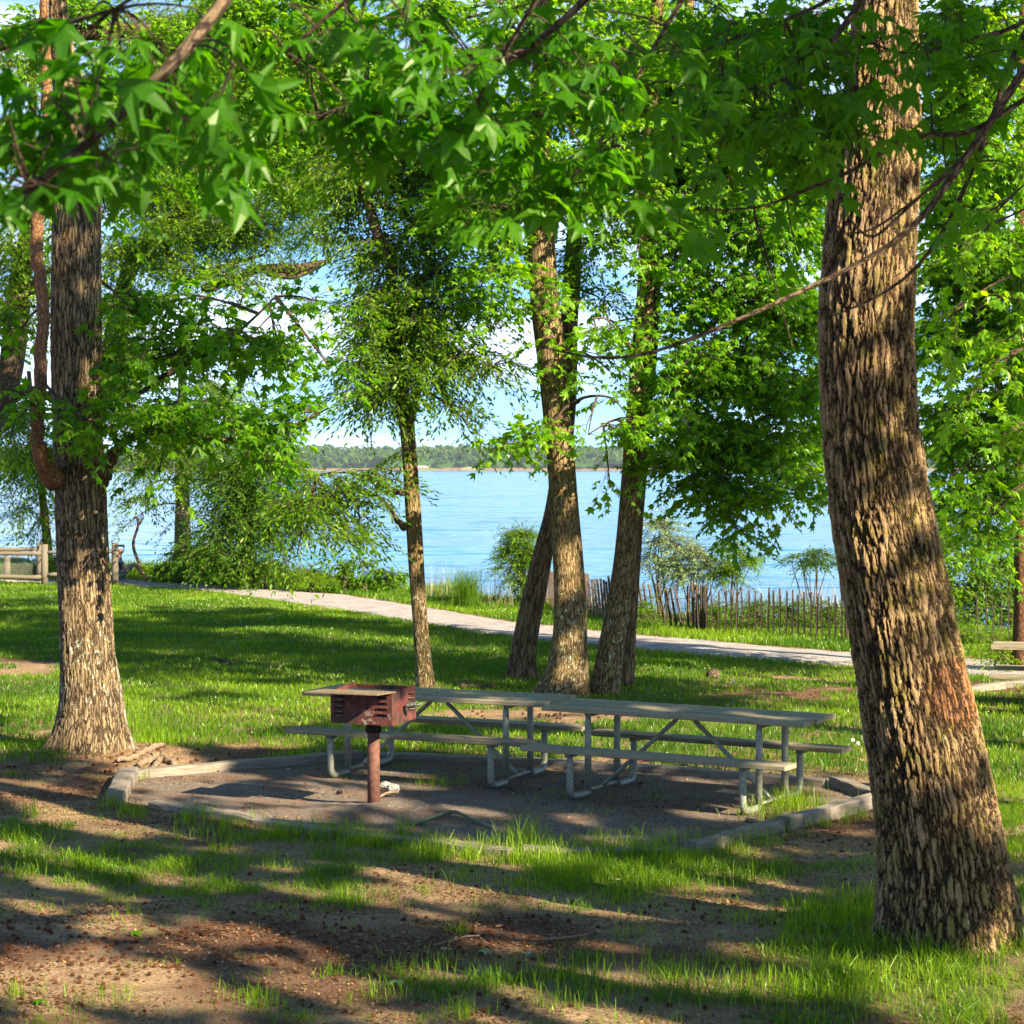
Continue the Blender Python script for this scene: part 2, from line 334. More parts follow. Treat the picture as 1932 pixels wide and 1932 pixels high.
def gravel_mat(name, a, b, c, litter=.5):
    m = mat(name); n = NT(m); p = n.n('ShaderNodeNewGeometry').outputs['Position']
    f2 = n.noise(p, 85, 5, .8); f = n.noise(p, 2.2, 6, .65); v = n.n('ShaderNodeTexVoronoi', {'Vector': p, 'Scale': 60.0}).outputs['Color']
    col = n.mix(n.ramp(f2, [(.36, 0.0), (.64, 1.0)]), a, b)
    col = n.mix(n.ramp(n.n('ShaderNodeSeparateColor', {0: v}).outputs[0], [(.85, 0.0), (.95, .6)]), col, tuple(min(1, x * 1.6) for x in b))
    col = n.mix(n.ramp(f, [(litter, 0.0), (litter + .2, .85)]), col, c)
    n.out(n.pbsdf(col, .95, n.bump(n.math('ADD', f2, n.math('MULTIPLY', f, .7)), .7, .02), spec=.15)); return m
M_GROUND = ground_mat()
M_PAD = gravel_mat('pad_gravel', (.060, .048, .040), (.20, .165, .135), (.14, .075, .045), .47)
M_PATH = gravel_mat('path_gravel', (.15, .14, .132), (.36, .34, .325), (.16, .115, .09), .50)
def water_mat():
    m = mat('lake_water'); n = NT(m); p = n.n('ShaderNodeNewGeometry').outputs['Position']
    def nc(v, sc_, d=3): return n.n('ShaderNodeVectorMath', {0: n.n('ShaderNodeTexNoise', {'Vector': n.vmul(p, v), 'Scale': sc_, 'Detail': float(d), 'Roughness': .6, 'Distortion': .5}).outputs['Color'], 1: (.5, .5, .5)}, operation='SUBTRACT').outputs[0]
    far = n.noise(n.vmul(p, (.05, .3, 1)), .06, 4, .6); amp = n.ramp(far, [(.3, .55), (.7, 1.0)])
    w1 = n.vmul(nc((.45, 1, 1), 1.0), (.40, .80, 0)); w2 = n.vmul(nc((.35, .9, 1), .32), (.30, .72, 0)); w3 = n.vmul(nc((.3, .9, 1), .09, 4), (.12, .30, 0))
    w = n.n('ShaderNodeVectorMath', {0: n.vadd(n.vadd(w1, w2), w3)}, operation='SCALE'); n.t.links.new(amp, w.inputs['Scale'])
    nr = n.n('ShaderNodeVectorMath', {0: n.vadd(w.outputs[0], (0, 0, 1))}, operation='NORMALIZE').outputs[0]
    col = n.mix(n.ramp(far, [(.4, 0.0), (.6, 1.0)]), (.008, .095, .19), (.016, .15, .28))
    n.out(n.n('ShaderNodeBsdfPrincipled', {'Base Color': col, 'Roughness': .12, 'IOR': 1.27, 'Normal': nr}).outputs[0]); return m
M_WATER = water_mat()

# ------------------------------------------------------------------ layout of the ground
path_up = [(-400, 1078), (-100, 1086), (223, 1094), (417, 1106), (644, 1121), (774, 1141), (967, 1173), (1044, 1181), (1137, 1191), (1288, 1206), (1605, 1231), (1821, 1242), (2100, 1252), (2500, 1262)]
path_lo = [(-400, 1088), (-100, 1096), (223, 1104), (400, 1117), (644, 1151), (774, 1172), (967, 1203), (1044, 1212), (1137, 1219), (1288, 1233), (1605, 1258), (1821, 1274), (2100, 1288), (2500, 1300)]
PU = np.array([G(u, v) for u, v in path_up]); PL = np.array([G(u, v) for u, v in path_lo])
bank_uv = [(-300, 1064), (0, 1071), (250, 1079), (420, 1085), (650, 1100), (800, 1116), (1000, 1140), (1150, 1153), (1330, 1166), (1600, 1178), (1932, 1188), (2300, 1195)]
BE = np.array([G(u, v) for u, v in bank_uv])
def bank_y(x):
    yb = np.interp(x, BE[:, 0], BE[:, 1])
    yb = np.where(x < BE[0, 0], BE[0, 1] - (x - BE[0, 0]) * .9, yb)
    return np.where(x > BE[-1, 0], BE[-1, 1] - (x - BE[-1, 0]) * .3, yb)
def sstep(a, b, x):
    t = np.clip((x - a) / (b - a), 0, 1); return t * t * (3 - 2 * t)
PADUV = [(247, 1470), (690, 1433), (1182, 1455), (1565, 1485), (1650, 1517), (1470, 1566), (1288, 1613), (977, 1613), (644, 1578), (247, 1521), (213, 1517)]
PADP = np.array([G(u, v)[:2] for u, v in PADUV])
def in_pad(x, y, grow=0.0):
    c = PADP.mean(0); P = c + (PADP - c) * (1 + grow); ins = np.zeros(np.shape(x), bool); j = len(P) - 1
    for i in range(len(P)):
        xi, yi, xj, yj = *P[i], *P[j]
        ins ^= ((yi > y) != (yj > y)) & (x < (xj - xi) * (y - yi) / (yj - yi + 1e-12) + xi); j = i
    return ins
def path_d(x, y):
    """>0 inside the path"""
    lo = np.interp(x, PL[:, 0], PL[:, 1]); up = np.interp(x, PU[:, 0], PU[:, 1]); return np.minimum(y - lo, up - y)
RT = G(1790, 1800); LT = G(170, 1428)
def gh(x, y):
    z = (fbm(x * .5, y * .5, 3, 3) - .5) * .10 + (fbm(x * 3.1, y * 3.1, 9, 3) - .5) * .035
    flat = np.clip(np.maximum(in_pad(x, y, .06) * 1.0, sstep(-1.2, -.2, path_d(x, y))), 0, 1)
    z = z * (1 - flat)
    d = np.hypot(x - RT[0], y - RT[1]); z += .10 * np.exp(-(d / .9) ** 2)
    d = np.hypot(x - LT[0], y - LT[1]); z += .09 * np.exp(-(d / .9) ** 2)
    e = y - bank_y(x)
    z = z * (1 - sstep(-1, 1, e)) - 2.4 * sstep(-.3, 4.5, e)
    return z + sstep(2360, 2440, y) * 7.0

GC = [  # (u, v, ru, rv, value) soft patches of more or less grass
    (50, 1262, 95, 22, -1.1), (110, 1500, 190, 42, -1.3), (300, 1445, 120, 22, -.9), (420, 1425, 180, 18, -.4), (980, 1345, 270, 20, -1.0), (620, 1335, 60, 10, -.8), (520, 1375, 90, 10, -.35),
    (1480, 1305, 150, 24, -1.1), (1880, 1300, 80, 30, -1.3), (1560, 1375, 90, 12, -.6), (1250, 1400, 300, 22, .4), (1900, 1440, 60, 60, .5), (560, 1395, 160, 20, .3),
    (330, 1650, 330, 60, .55), (60, 1600, 90, 50, .5), (650, 1700, 90, 40, .35), (500, 1580, 160, 16, .5), (750, 1600, 120, 14, .35), (330, 1555, 140, 16, -.5),
    (200, 1800, 330, 62, -1.0), (700, 1790, 330, 50, -.9), (1000, 1755, 330, 40, -.75), (820, 1660, 130, 34, -.8), (560, 1630, 60, 14, -.4),
    (1180, 1655, 190, 50, 1.1), (1400, 1640, 130, 30, .5), (1470, 1610, 170, 28, -.7), (1440, 1690, 130, 22, -1.0), (1600, 1560, 90, 28, -.9), (1270, 1750, 110, 24, -.5),
    (1560, 1740, 140, 50, .7), (1300, 1880, 500, 50, .75), (820, 1860, 130, 40, .45), (1750, 1840, 300, 60, .7), (250, 1900, 300, 40, -.5), (1050, 1925, 200, 14, -.5), (1400, 1560, 120, 14, -.2),
    (1900, 1600, 60, 200, .6), (330, 1530, 120, 12, .2), (1000, 1600, 300, 14, .6)]
def grassiness(x, y):
    u, v = proj(x, y, 0.0)
    b = np.interp(v, [1300, 1420, 1470, 1932], [1.0, .62, .42, .38])
    for cu, cv, ru, rv, w in GC: b = b + w * .62 * np.exp(-((u - cu) / ru) ** 2 - ((v - cv) / rv) ** 2)
    b = b + (fbm(x * 1.7, y * 1.7, 21, 4) - .5) * 1.1
    e = y - bank_y(x)
    b = np.where(y > np.interp(x, PU[:, 0], PU[:, 1]), .9, b)
    b = np.where(e > 1.5, .3, b)
    b = np.where(in_pad(x, y), -.2, b); b = np.where(path_d(x, y) > 0, -.5, b)
    return np.clip(b, -.3, 1.3)

def axis(lo, hi, fine_lo, fine_hi, step, growth):
    a = list(np.arange(fine_lo, fine_hi, step)); s = step
    while a[-1] < hi: s *= growth; a.append(a[-1] + s)
    s = step; b = [a[0]]
    while b[-1] > lo: s *= growth; b.append(b[-1] - s)
    return np.array(b[::-1][:-1] + a)
def sheet(name, X, Y, Z, mats):
    n0, n1 = X.shape; mb = MB(); i = np.arange(n0 - 1)[:, None] * n1; j = np.arange(n1 - 1)[None]
    f = np.stack([i + j, i + j + 1, i + j + 1 + n1, i + j + n1], -1).reshape(-1, 4)
    mb.add(np.stack([X, Y, Z], -1).reshape(-1, 3), f); return mb.build(name, mats, smooth=True)
xs = axis(-2600, 2600, -7, 7, .055, 1.07); ys = axis(-60, 5200, 9, 24, .055, 1.035)
X, Y = np.meshgrid(xs, ys); Z = gh(X, Y)
ground = sheet('ground', X, Y, Z, M_GROUND); tag(ground, kind='structure')
a = ground.data.attributes.new('grassm', 'FLOAT', 'POINT'); a.data.foreach_set('value', grassiness(X, Y).astype(np.float32).ravel())
def mulchiness(x, y):
    u, v = proj(x, y, 0.0)
    m_ = .30 + (fbm(x * 1.3, y * 1.3, 55, 4) - .5) * 1.2
    for cu, cv, ru, rv, w in [(250, 1800, 420, 60, .35), (900, 1790, 350, 45, .35), (1600, 1560, 120, 60, .3), (1480, 1310, 170, 24, .5), (1880, 1300, 90, 35, .6), (300, 1500, 300, 30, .1),
                              (820, 1660, 140, 40, -.5), (1440, 1685, 120, 18, -.5), (560, 1850, 300, 20, -.2), (150, 1840, 150, 20, -.3), (50, 1250, 90, 30, .1), (980, 1345, 300, 22, -.25), (560, 1430, 200, 14, .4)]:
        m_ = m_ + w * np.exp(-((u - cu) / ru) ** 2 - ((v - cv) / rv) ** 2)
    return m_
a = ground.data.attributes.new('mulch', 'FLOAT', 'POINT'); a.data.foreach_set('value', mulchiness(X, Y).astype(np.float32).ravel())

xw = np.linspace(-2600, 2600, 3); yw = np.array([18.0, 2500.0]); X, Y = np.meshgrid(xw, yw)
tag(sheet('lake_water', X, Y, np.full(X.shape, -1.3), M_WATER), kind='structure')

t = np.linspace(0, 1, 260)[:, None]; ii = t[:, 0] * (len(PU) - 1)
pu = np.stack([np.interp(ii, np.arange(len(PU)), PU[:, k]) for k in range(2)], 1); pl = np.stack([np.interp(ii, np.arange(len(PL)), PL[:, k]) for k in range(2)], 1)
w_ = np.linspace(0, 1, 22)[None, :, None]
wob = (fbm(ii * 9, ii * 0, 5, 3) - .5)[:, None] * .5; wob2 = (fbm(ii * 8, ii * 0 + 7, 6, 3) - .5)[:, None] * .5
pu = pu + np.c_[wob * 0, wob]; pl = pl + np.c_[wob2 * 0, wob2]
Q = pl[:, None] * (1 - w_) + pu[:, None] * w_
edge = np.minimum(w_[..., 0], 1 - w_[..., 0]); Zp = .035 * sstep(0, .12, edge) - .02 + (fbm(Q[..., 0] * 2, Q[..., 1] * 2, 8, 2) - .5) * .02 + 0.012
Zp = np.maximum(Zp, -.02) ; tag(sheet('path', Q[..., 0], Q[..., 1], Zp, M_PATH), kind='structure')

# the picnic pad: a triangulated gravel sheet inside the timbers, with the little mound round the grill post
gx, gy = np.meshgrid(np.arange(PADP[:, 0].min(), PADP[:, 0].max(), .05), np.arange(PADP[:, 1].min(), PADP[:, 1].max(), .05))
inside = in_pad(gx, gy, -.012)
GP = G(705, 1530)
dz = .012 + (fbm(gx * 2.3, gy * 2.3, 31, 4) - .5) * .03 + .075 * np.exp(-((gx - GP[0] - .15) ** 2 / .32 + (gy - GP[1] + .1) ** 2 / .16)) * (1 + (fbm(gx * 9, gy * 9, 2, 3) - .5) * 1.1)
n1 = gx.shape[1]; i = np.arange(gx.shape[0] - 1)[:, None] * n1; j = np.arange(n1 - 1)[None]
f = np.stack([i + j, i + j + 1, i + j + 1 + n1, i + j + n1], -1).reshape(-1, 4)
ok = inside.ravel()[f].all(1); mb = MB(); mb.add(np.stack([gx, gy, dz], -1).reshape(-1, 3), f[ok])
tag(mb.build('picnic_pad', M_PAD, smooth=True), kind='structure')
def pad_z(x, y): return .012 + (fbm(np.asarray(x) * 2.3, np.asarray(y) * 2.3, 31, 4) - .5) * .03
gx2, gy2 = G(1890, 1320)[:2]

# ------------------------------------------------------------------ sunlit spots: foliage that would block the sun from these is thinned out
LIT = []
def lit(pts, r, n=None, z=0.0):
    pts = [G(u, v, z) for u, v in pts]
    for p, q in zip(pts, pts[1:] + [pts[-1]]):
        k = max(1, int(np.linalg.norm(q - p) / (r * .8)))
        for i in range(k): LIT.append((*(p + (q - p) * i / k), r))
lit([(700, 1640), (850, 1680), (930, 1695)], .16); lit([(715, 1700), (870, 1742), (965, 1758)], .10)
lit([(930, 1612), (1130, 1640), (1250, 1650)], .30); lit([(960, 1665), (1180, 1690)], .22); lit([(1320, 1640), (1440, 1668)], .2); lit([(1350, 1700), (1500, 1730)], .16)
lit([(-20, 1600), (60, 1620), (130, 1655)], .28); lit([(140, 1840), (290, 1862)], .22); lit([(560, 1860), (640, 1868)], .15); lit([(-30, 1830), (60, 1822)], .2)
lit([(80, 1520), (180, 1560)], .22); lit([(300, 1480), (400, 1495)], .25); lit([(200, 1545), (300, 1560)], .13); lit([(440, 1540), (560, 1545)], .12); lit([(0, 1480), (60, 1500)], .25)
lit([(330, 1395), (470, 1400)], .35); lit([(230, 1420), (300, 1450)], .35); lit([(380, 1345), (620, 1345)], .6); lit([(700, 1330), (1000, 1340), (1300, 1375), (1600, 1385)], .55)
lit([(700, 1400), (1000, 1415), (1250, 1430), (1600, 1440)], .35); lit([(0, 1240), (80, 1250)], .6); lit([(-20, 1180), (110, 1195)], .5); lit([(260, 1285), (420, 1270)], .35); lit([(330, 1250), (560, 1258)], .35)
lit([(380, 1205), (470, 1210)], .5); lit([(520, 1305), (760, 1300)], .45); lit([(250, 1098), (330, 1102)], .8); lit([(540, 1125), (740, 1146)], .9); lit([(1500, 1240), (1605, 1250)], .7); lit([(1180, 1270), (1420, 1275)], .45)
lit([(1880, 1440), (1960, 1460)], .3); lit([(1240, 1855), (1420, 1862)], .15); lit([(1620, 1850), (1900, 1860)], .2); lit([(960, 1830), (1100, 1840)], .13); lit([(1700, 1900), (1800, 1905)], .12); lit([(200, 1130), (420, 1140)], .6)
lit([(850, 1180), (950, 1190)], .5); lit([(1330, 1540), (1420, 1530)], .15); lit([(640, 1520), (700, 1500)], .12); lit([(820, 1190), (900, 1240)], .3); lit([(1650, 1390), (1700, 1400)], .3)
def litp(u, v, y, r):
    p = W(u, v, y); LIT.append((*p, r / 1.35))
yR = RT[1] - .3; yL = LT[1] - .25; yM = 26.2
for v_, u_, r_ in [(1110, 1760, .10), (1140, 1755, .22), (1180, 1735, .32), (1240, 1745, .38), (1300, 1765, .38), (1350, 1795, .30), (1400, 1830, .12), (515, 1630, .18), (540, 1680, .16), (545, 1600, .08), (860, 1660, .05), (960, 1650, .05), (235, 1690, .2), (170, 1705, .14), (300, 1690, .06),
                   (640, 1660, .05), (780, 1700, .04), (1560, 1750, .06), (1480, 1700, .05), (1650, 1850, .08), (1720, 1890, .09), (1760, 1840, .07), (420, 1715, .05)]:
    litp(u_, v_, yR, r_)
for v_, u_, r_ in [(1020, 190, .12), (1060, 190, .2), (1110, 185, .14), (1300, 170, .25), (1350, 180, .3), (1400, 190, .3), (1260, 215, .22), (780, 180, .1), (880, 150, .12), (730, 190, .08), (960, 130, .09)]: litp(u_, v_, yL, r_)
for v_, u_, r_ in [(1040, 1070, .22), (1090, 1075, .2), (950, 1060, .12), (620, 1020, .2), (540, 1015, .2), (1200, 1075, .16), (1260, 1060, .2), (860, 1060, .1), (1290, 1090, .14),
                   (1130, 1160, .2), (1060, 1180, .15), (700, 1205, .2), (560, 1225, .2), (1240, 1140, .16), (960, 1190, .14), (840, 1195, .1), (330, 1020, .25), (340, 1225, .2), (450, 1225, .15)]: litp(u_, v_, yM, r_)
for v_, u_, r_ in [(790, 765, .2), (880, 775, .14), (1000, 780, .12), (1160, 790, .12), (1210, 800, .14), (600, 738, .25), (470, 712, .25), (1280, 805, .1)]: litp(u_, v_, 27, r_)
for v_, u_ in [(1310, 730), (1340, 740), (1330, 660), (1400, 703), (1460, 703), (1350, 780)]: litp(u_, v_, 17.2, .22)
for u_, v_, y_, r_ in [(1040, 805, 22.2, .45), (1190, 795, 22.2, .4), (1140, 820, 22, .3), (990, 840, 22, .35), (1190, 480, 22, .4), (700, 330, 23, 1.0), (600, 60, 30, 1.2), (1080, 200, 22, .6), (840, 420, 23, .6), (1820, 850, 18, .4), (1850, 950, 20, .4), (1640, 760, 26, .4), (900, 300, 24, .7), (480, 690, 17, .25), (300, 640, 17, .3), (660, 60, 26, 1.2)]: litp(u_, v_, y_ * (1.155 if 21 < y_ < 25 else 1), r_)
for _ in range(260):
    u0_ = R.uniform(-20, 1950); v0_ = 1250 + 680 * R.random() ** .9; lit([(u0_, v0_), (u0_ + R.uniform(15, 60), v0_ + R.uniform(2, 14))], R.uniform(.04, .11))
for _ in range(60):
    u0_ = R.uniform(-20, 1600); v0_ = R.uniform(1110, 1300); lit([(u0_, v0_), (u0_ + R.uniform(15, 60), v0_ + R.uniform(0, 5))], R.uniform(.1, .3))
lit([(830, 1345), (1250, 1350), (1600, 1360)], .5); lit([(1000, 1400), (1600, 1415)], .35)
LIT = np.array(LIT); LIT[:, 3] *= 1.35
def shadow_keep(P):
    """False where a point stands between the sun and a lit spot"""
    keep = np.ones(len(P), bool)
    for i0 in range(0, len(P), 40000):
        q = P[i0:i0 + 40000, None] - LIT[None, :, :3]; al = q @ S; d2 = (q ** 2).sum(-1) - al ** 2
        keep[i0:i0 + 40000] = ~((al > 1.0 + 1.6 * LIT[None, :, 3]) & (d2 < LIT[None, :, 3] ** 2)).any(1)
    return keep

# ------------------------------------------------------------------ leaves
def star(hi=False, droop=.16):
    c = (.36, 0, .03); P = [c]; ang = [0, 58, 122]; ln = [.66, .60, .44]; notch = [29, 90]
    def pt(r, a, z): a = math.radians(a); return (c[0] + r * math.cos(a), r * math.sin(a), z)
    seq = []
    tips = [(0, .66), (58, .60), (122, .44), (None, None), (-122, .44), (-58, .60)]
    T0 = pt(.66, 0, -droop); N1, N2 = pt(.32, 29, .02), pt(.31, 90, 0); T1, T2 = pt(.60, 58, -droop), pt(.43, 124, -droop * .7)
    m = lambda p: (p[0], -p[1], p[2])
    V = [c, T0, N1, T1, N2, T2, (0, 0, 0), m(T2), m(N2), m(T1), m(N1)]
    F_ = [[0, 10, 1, 2], [0, 2, 3, 4], [0, 4, 5, 6], [0, 6, 7, 8], [0, 8, 9, 10]]
    if not hi: return np.array(V), np.array(F_)
    V = [c]; F_ = []
    lobes = [(0, .68, 29, -29, .31, .31), (58, .62, 90, 29, .29, .31), (124, .44, 180, 90, .34, .29), (-124, .44, -90, -180, .29, .34), (-58, .62, -29, -90, .31, .29)]
    for a_, l_, n_hi, n_lo, rh, rl in lobes:
        i = len(V); V += [pt(rl, n_lo, .02), pt(l_ * .55, a_ - 19, 0), pt(l_ * .8, a_ - 9, -droop * .5), pt(l_, a_, -droop), pt(l_ * .8, a_ + 9, -droop * .5), pt(l_ * .55, a_ + 19, 0), pt(rh, n_hi, .02)]
        V.append(pt(l_ * .45, a_, -.025)); F_ += [[0, i, i + 1, i + 7], [i + 7, i + 1, i + 2, i + 3], [i + 7, i + 3, i + 4, i + 5], [i + 7, i + 5, i + 6, 0]]
    return np.array(V), np.array(F_)
STAR, STARH = star(), star(True, .22)
OVAL = (np.array([(0, 0, 0), (.3, .2, .05), (.7, .17, .02), (1, 0, -.14), (.7, -.17, .02), (.3, -.2, .05), ]), np.array([[0, 1, 2, 3], [0, 3, 4, 5]]))
def leaves(mb, P, D, N, size, tpl, tint):
    if len(P) == 0: return
    X_ = nrm(D); N = nrm(N - (N * X_).sum(-1, keepdims=True) * X_); Y_ = np.cross(N, X_)
    V, Fc = tpl; V = np.broadcast_to(V, (len(P),) + V.shape).copy()
    V[..., 2] *= R.uniform(.2, 2.0, (len(P), 1)); V[..., 1] *= R.uniform(.75, 1.1, (len(P), 1))
    V[..., 2] -= np.abs(V[..., 1]) * R.uniform(0, .6, (len(P), 1))
    v = P[:, None] + size[:, None, None] * (V[..., 0:1] * X_[:, None] + V[..., 1:2] * Y_[:, None] + V[..., 2:3] * N[:, None])
    f = (Fc[None] + (np.arange(len(P)) * V.shape[1])[:, None, None]).reshape(-1, Fc.shape[1])
    mb.add(v.reshape(-1, 3), f, tint=np.repeat(tint, V.shape[1]))
def sprays(lb, tb, O, D, Ln, M, size, tpl, droop=.25, tint0=.5, keep=True, rt=.004):
    """leafy twigs: origins O, directions D, lengths Ln"""
    S_ = len(O)
    if S_ == 0: return
    D = nrm(D); t = np.linspace(.12, 1, M)[None, :, None]
    Lb = Ln[:, None, None]; side = nrm(np.cross(D, np.array([0, 0, 1.0])) + 1e-4)
    pos = O[:, None] + D[:, None] * Lb * t - np.array([0, 0, 1.0]) * Lb * droop * t ** 2
    sg = np.where(np.arange(M) % 2 == 0, 1, -1)[None, :, None]
    ld = D[:, None] * (.35 + .8 * t) + side[:, None] * sg * (1.0 - .7 * t) + R.normal(0, .28, (S_, M, 3)) + np.array([0, 0, -1.0]) * R.uniform(.05, .75, (S_, M, 1))
    ld = nrm(ld); nn = np.array([0, 0, 1.0]) + R.normal(0, .42, (S_, M, 3)) + ld * .3
    sz = size * R.uniform(.6, 1.12, (S_, M))
    bp = pos + ld * (size * .45)
    tt = np.clip(tint0 + R.normal(0, .16, (S_, 1)) + R.normal(0, .17, (S_, M)), 0, 1)
    bp, ld, nn, sz, tt = bp.reshape(-1, 3), ld.reshape(-1, 3), nn.reshape(-1, 3), sz.ravel(), tt.ravel()
    k = shadow_keep(bp) if keep else np.ones(len(bp), bool)
    k &= (bp[:, 2] > .02) | (bp[:, 1] > 50)
    leaves(lb, bp[k], ld[k], nn[k], sz[k], tpl, tt[k])
    # twig and petioles
    tk = np.linspace(0, 1, 4)[None, :, None]; tw = O[:, None] + D[:, None] * Lb * tk - np.array([0, 0, 1.0]) * Lb * droop * tk ** 2
    kt = (shadow_keep(tw[:, 2]) & shadow_keep(tw[:, 0]) & shadow_keep(tw[:, 3])) if keep else np.ones(S_, bool)
    tw = tw[kt]; tubes(tb, tw, np.broadcast_to(np.linspace(rt, rt * .35, 4), (len(tw), 4)), 3)
    if size > .1:
        p0 = pos.reshape(-1, 3)[k]; tubes(tb, np.stack([p0, bp[k]], 1), np.full((len(p0), 2), .0012 if size < .125 else .0018), 3)

KINDS = {'SH': dict(tpl=STAR, size=.20, M=9, L=.8, area=.27, droop=.28), 'S': dict(tpl=STAR, size=.125, M=8, L=.55, area=.27, droop=.28), 'SB': dict(tpl=STAR, size=.15, M=8, L=.6, area=.27, droop=.28), 'E': dict(tpl=OVAL, size=.085, M=14, L=.6, area=.17, droop=.45),
         'EB': dict(tpl=OVAL, size=.12, M=14, L=.9, area=.17, droop=.5), 'H': dict(tpl=STARH, size=.145, M=8, L=.5, area=.27, droop=.3)}
DENS = 2.35
YS = 1.0
def bez(a, b, lift, n=7):
    a, b = np.asarray(a), np.asarray(b); m_ = (a + b) / 2 + np.array([0, 0, lift]) + R.normal(0, .05, 3) * np.linalg.norm(b - a)
    t = np.linspace(0, 1, n)[:, None]; return a * (1 - t) ** 2 + 2 * m_ * t * (1 - t) + b * t ** 2
def crown(tree, limbs, blobs, kind, lmat, bmat, world=False, tint=.5, keep=True, name='crown', mult=1.0, rbr=.028):
    """blobs: (u, v, ru, rv, y, dy, cover) from the photo, or world=True: (x, y, z, rx, ry, rz, n_sprays)"""
    K = KINDS[kind]; lb, tb = MB(), MB(); limbs = np.concatenate(limbs)
    OO, DD, LL = [], [], []; sub, subr, mains, mainr = [], [], [], []
    for b in blobs:
        if world:
            c = np.array(b[:3]); rr = np.array(b[3:6]); ns = int(b[6] * mult)
        else:
            u, v, ru, rv, y, dy, cov = b; y *= YS; c = W(u, v, y)
            lpx = (K['size'] * .86 * F / y) ** 2 * K['area']; ns = max(3, int(cov * DENS * (1.1 if kind == 'E' else 1.25 if kind == 'EB' else 1.0) * mult * math.pi * ru * rv / (lpx * K['M'])))
            rr = np.array([ru / F * y, dy, rv / F * y])
        d = np.linalg.norm(limbs - c + np.array([0, 0, -.4]), axis=1); at = limbs[np.argmin(d)]
        mp = bez(at, c, .12 * np.linalg.norm(c - at)); mains.append(mp); rm = min(rbr, .010 + .012 * np.linalg.norm(c - at)); mainr.append(np.linspace(rm, .008, 7))
        nsub = max(2, ns // (14 if world else 5)); q = nrm(R.normal(0, 1, (nsub, 3))) * (R.random((nsub, 1)) ** .45); ends = c + q * rr * .92
        for e in ends:
            for _ in range(9 if world else 1):
                s0 = mp[R.integers(2, 7)]; sb = bez(s0, e, .1 * np.linalg.norm(e - s0), 6)
                if not world or shadow_keep(sb).all(): break
                w3 = nrm(R.normal(0, 1, 3)) * R.random() ** .45; e = c + w3 * rr * .92
            sub.append(sb); subr.append(np.linspace(.009, .003, 6))
        sel = R.integers(0, nsub, ns); st = np.array(sub[-nsub:])[sel]; k = R.integers(2, 6, ns); k[:nsub] = 5
        if ns >= nsub: sel[:nsub] = np.arange(nsub); st = np.array(sub[-nsub:])[sel]
        O = st[np.arange(ns), k]; T = st[np.arange(ns), 5] - st[np.arange(ns), 0]
        dd = nrm(T) * .6 + nrm(R.normal(0, 1, (ns, 3))) * .9; dd[:, 2] = dd[:, 2] * .35 - .05
        OO.append(O); DD.append(dd); LL.append(K['L'] * R.uniform(.55, 1.15, ns))
    tubes(tb, np.array(mains), np.array(mainr), 6); tubes(tb, np.array(sub), np.array(subr), 4)
    sprays(lb, tb, np.concatenate(OO), np.concatenate(DD), np.concatenate(LL), K['M'], K['size'], K['tpl'], K['droop'], tint, keep and (world or keep == 2))
    if lb.v: lb.build(name, lmat, tree)
    tb.build('twigs', bmat, tree)
    return lb

def tree_trunk(tree, rows, y, bmat, sides=28, rings=120, top=None, flare=.35, dy=0.0, name='trunk', base_z=None, buttress=5, extra=None, rough=.04, seed=1, flare_h=.22):
    """rows: (v, u_left, u_right) from bottom to top of the photo; top: extra (x, y, z, r) points above"""
    pts = []
    for i, (v, ul, ur) in enumerate(rows):
        yy = y + (dy if np.isscalar(dy) else 0) * i / max(1, len(rows) - 1); p = W((ul + ur) / 2, v, yy); pts.append((*p, (ur - ul) / 2 / F * yy))
    z0 = pts[0][2]; gz = float(gh(np.array(pts[0][0]), np.array(pts[0][1])))
    if z0 > gz - .12 and pts[0][2] < 1.2: pts.insert(0, (pts[0][0], pts[0][1], gz - .15, pts[0][3] * 1.03))
    pts += [tuple(q) for q in (top or [])]
    p = resample(pts, rings); zb = p[0, 2] + .15
    rs = np.random.default_rng(seed); ph = rs.random(6) * 6.28
    def mod(th, s):
        m_ = 1 + flare * np.exp(-np.maximum(s - .1, 0) / flare_h) * (.35 + .65 * np.clip(np.cos(th * buttress + ph[0] + .8 * np.sin(th + ph[1])), 0, 1))
        return m_ * (1 + rough * (np.sin(2 * th + ph[2] + s * 1.3) * .5 + np.sin(3 * th + ph[3] - s * .9) * .4 + np.sin(5 * th + ph[4] + s * 2.1) * .25))
    mb = MB(); tube(mb, p[:, :3], p[:, 3], sides, mod)
    mb.build(name, bmat, tree, smooth=True)
    return p[:, :3]
def limb(tree, pts, bmat, sides=8, name='branch', n=24, rough=.05):
    """pts: (u, v, y, r)"""
    q = np.array([(*W(u, v, y * YS), r * YS) for u, v, y, r in pts]); p = resample(q, n, 1)
    p[1:-1, :3] += R.normal(0, 1, (n - 2, 3)) * p[1:-1, 3:4] * .12
    mb = MB(); tube(mb, p[:, :3], p[:, 3], sides); mb.build(name, bmat, tree, smooth=True); return p[:, :3]

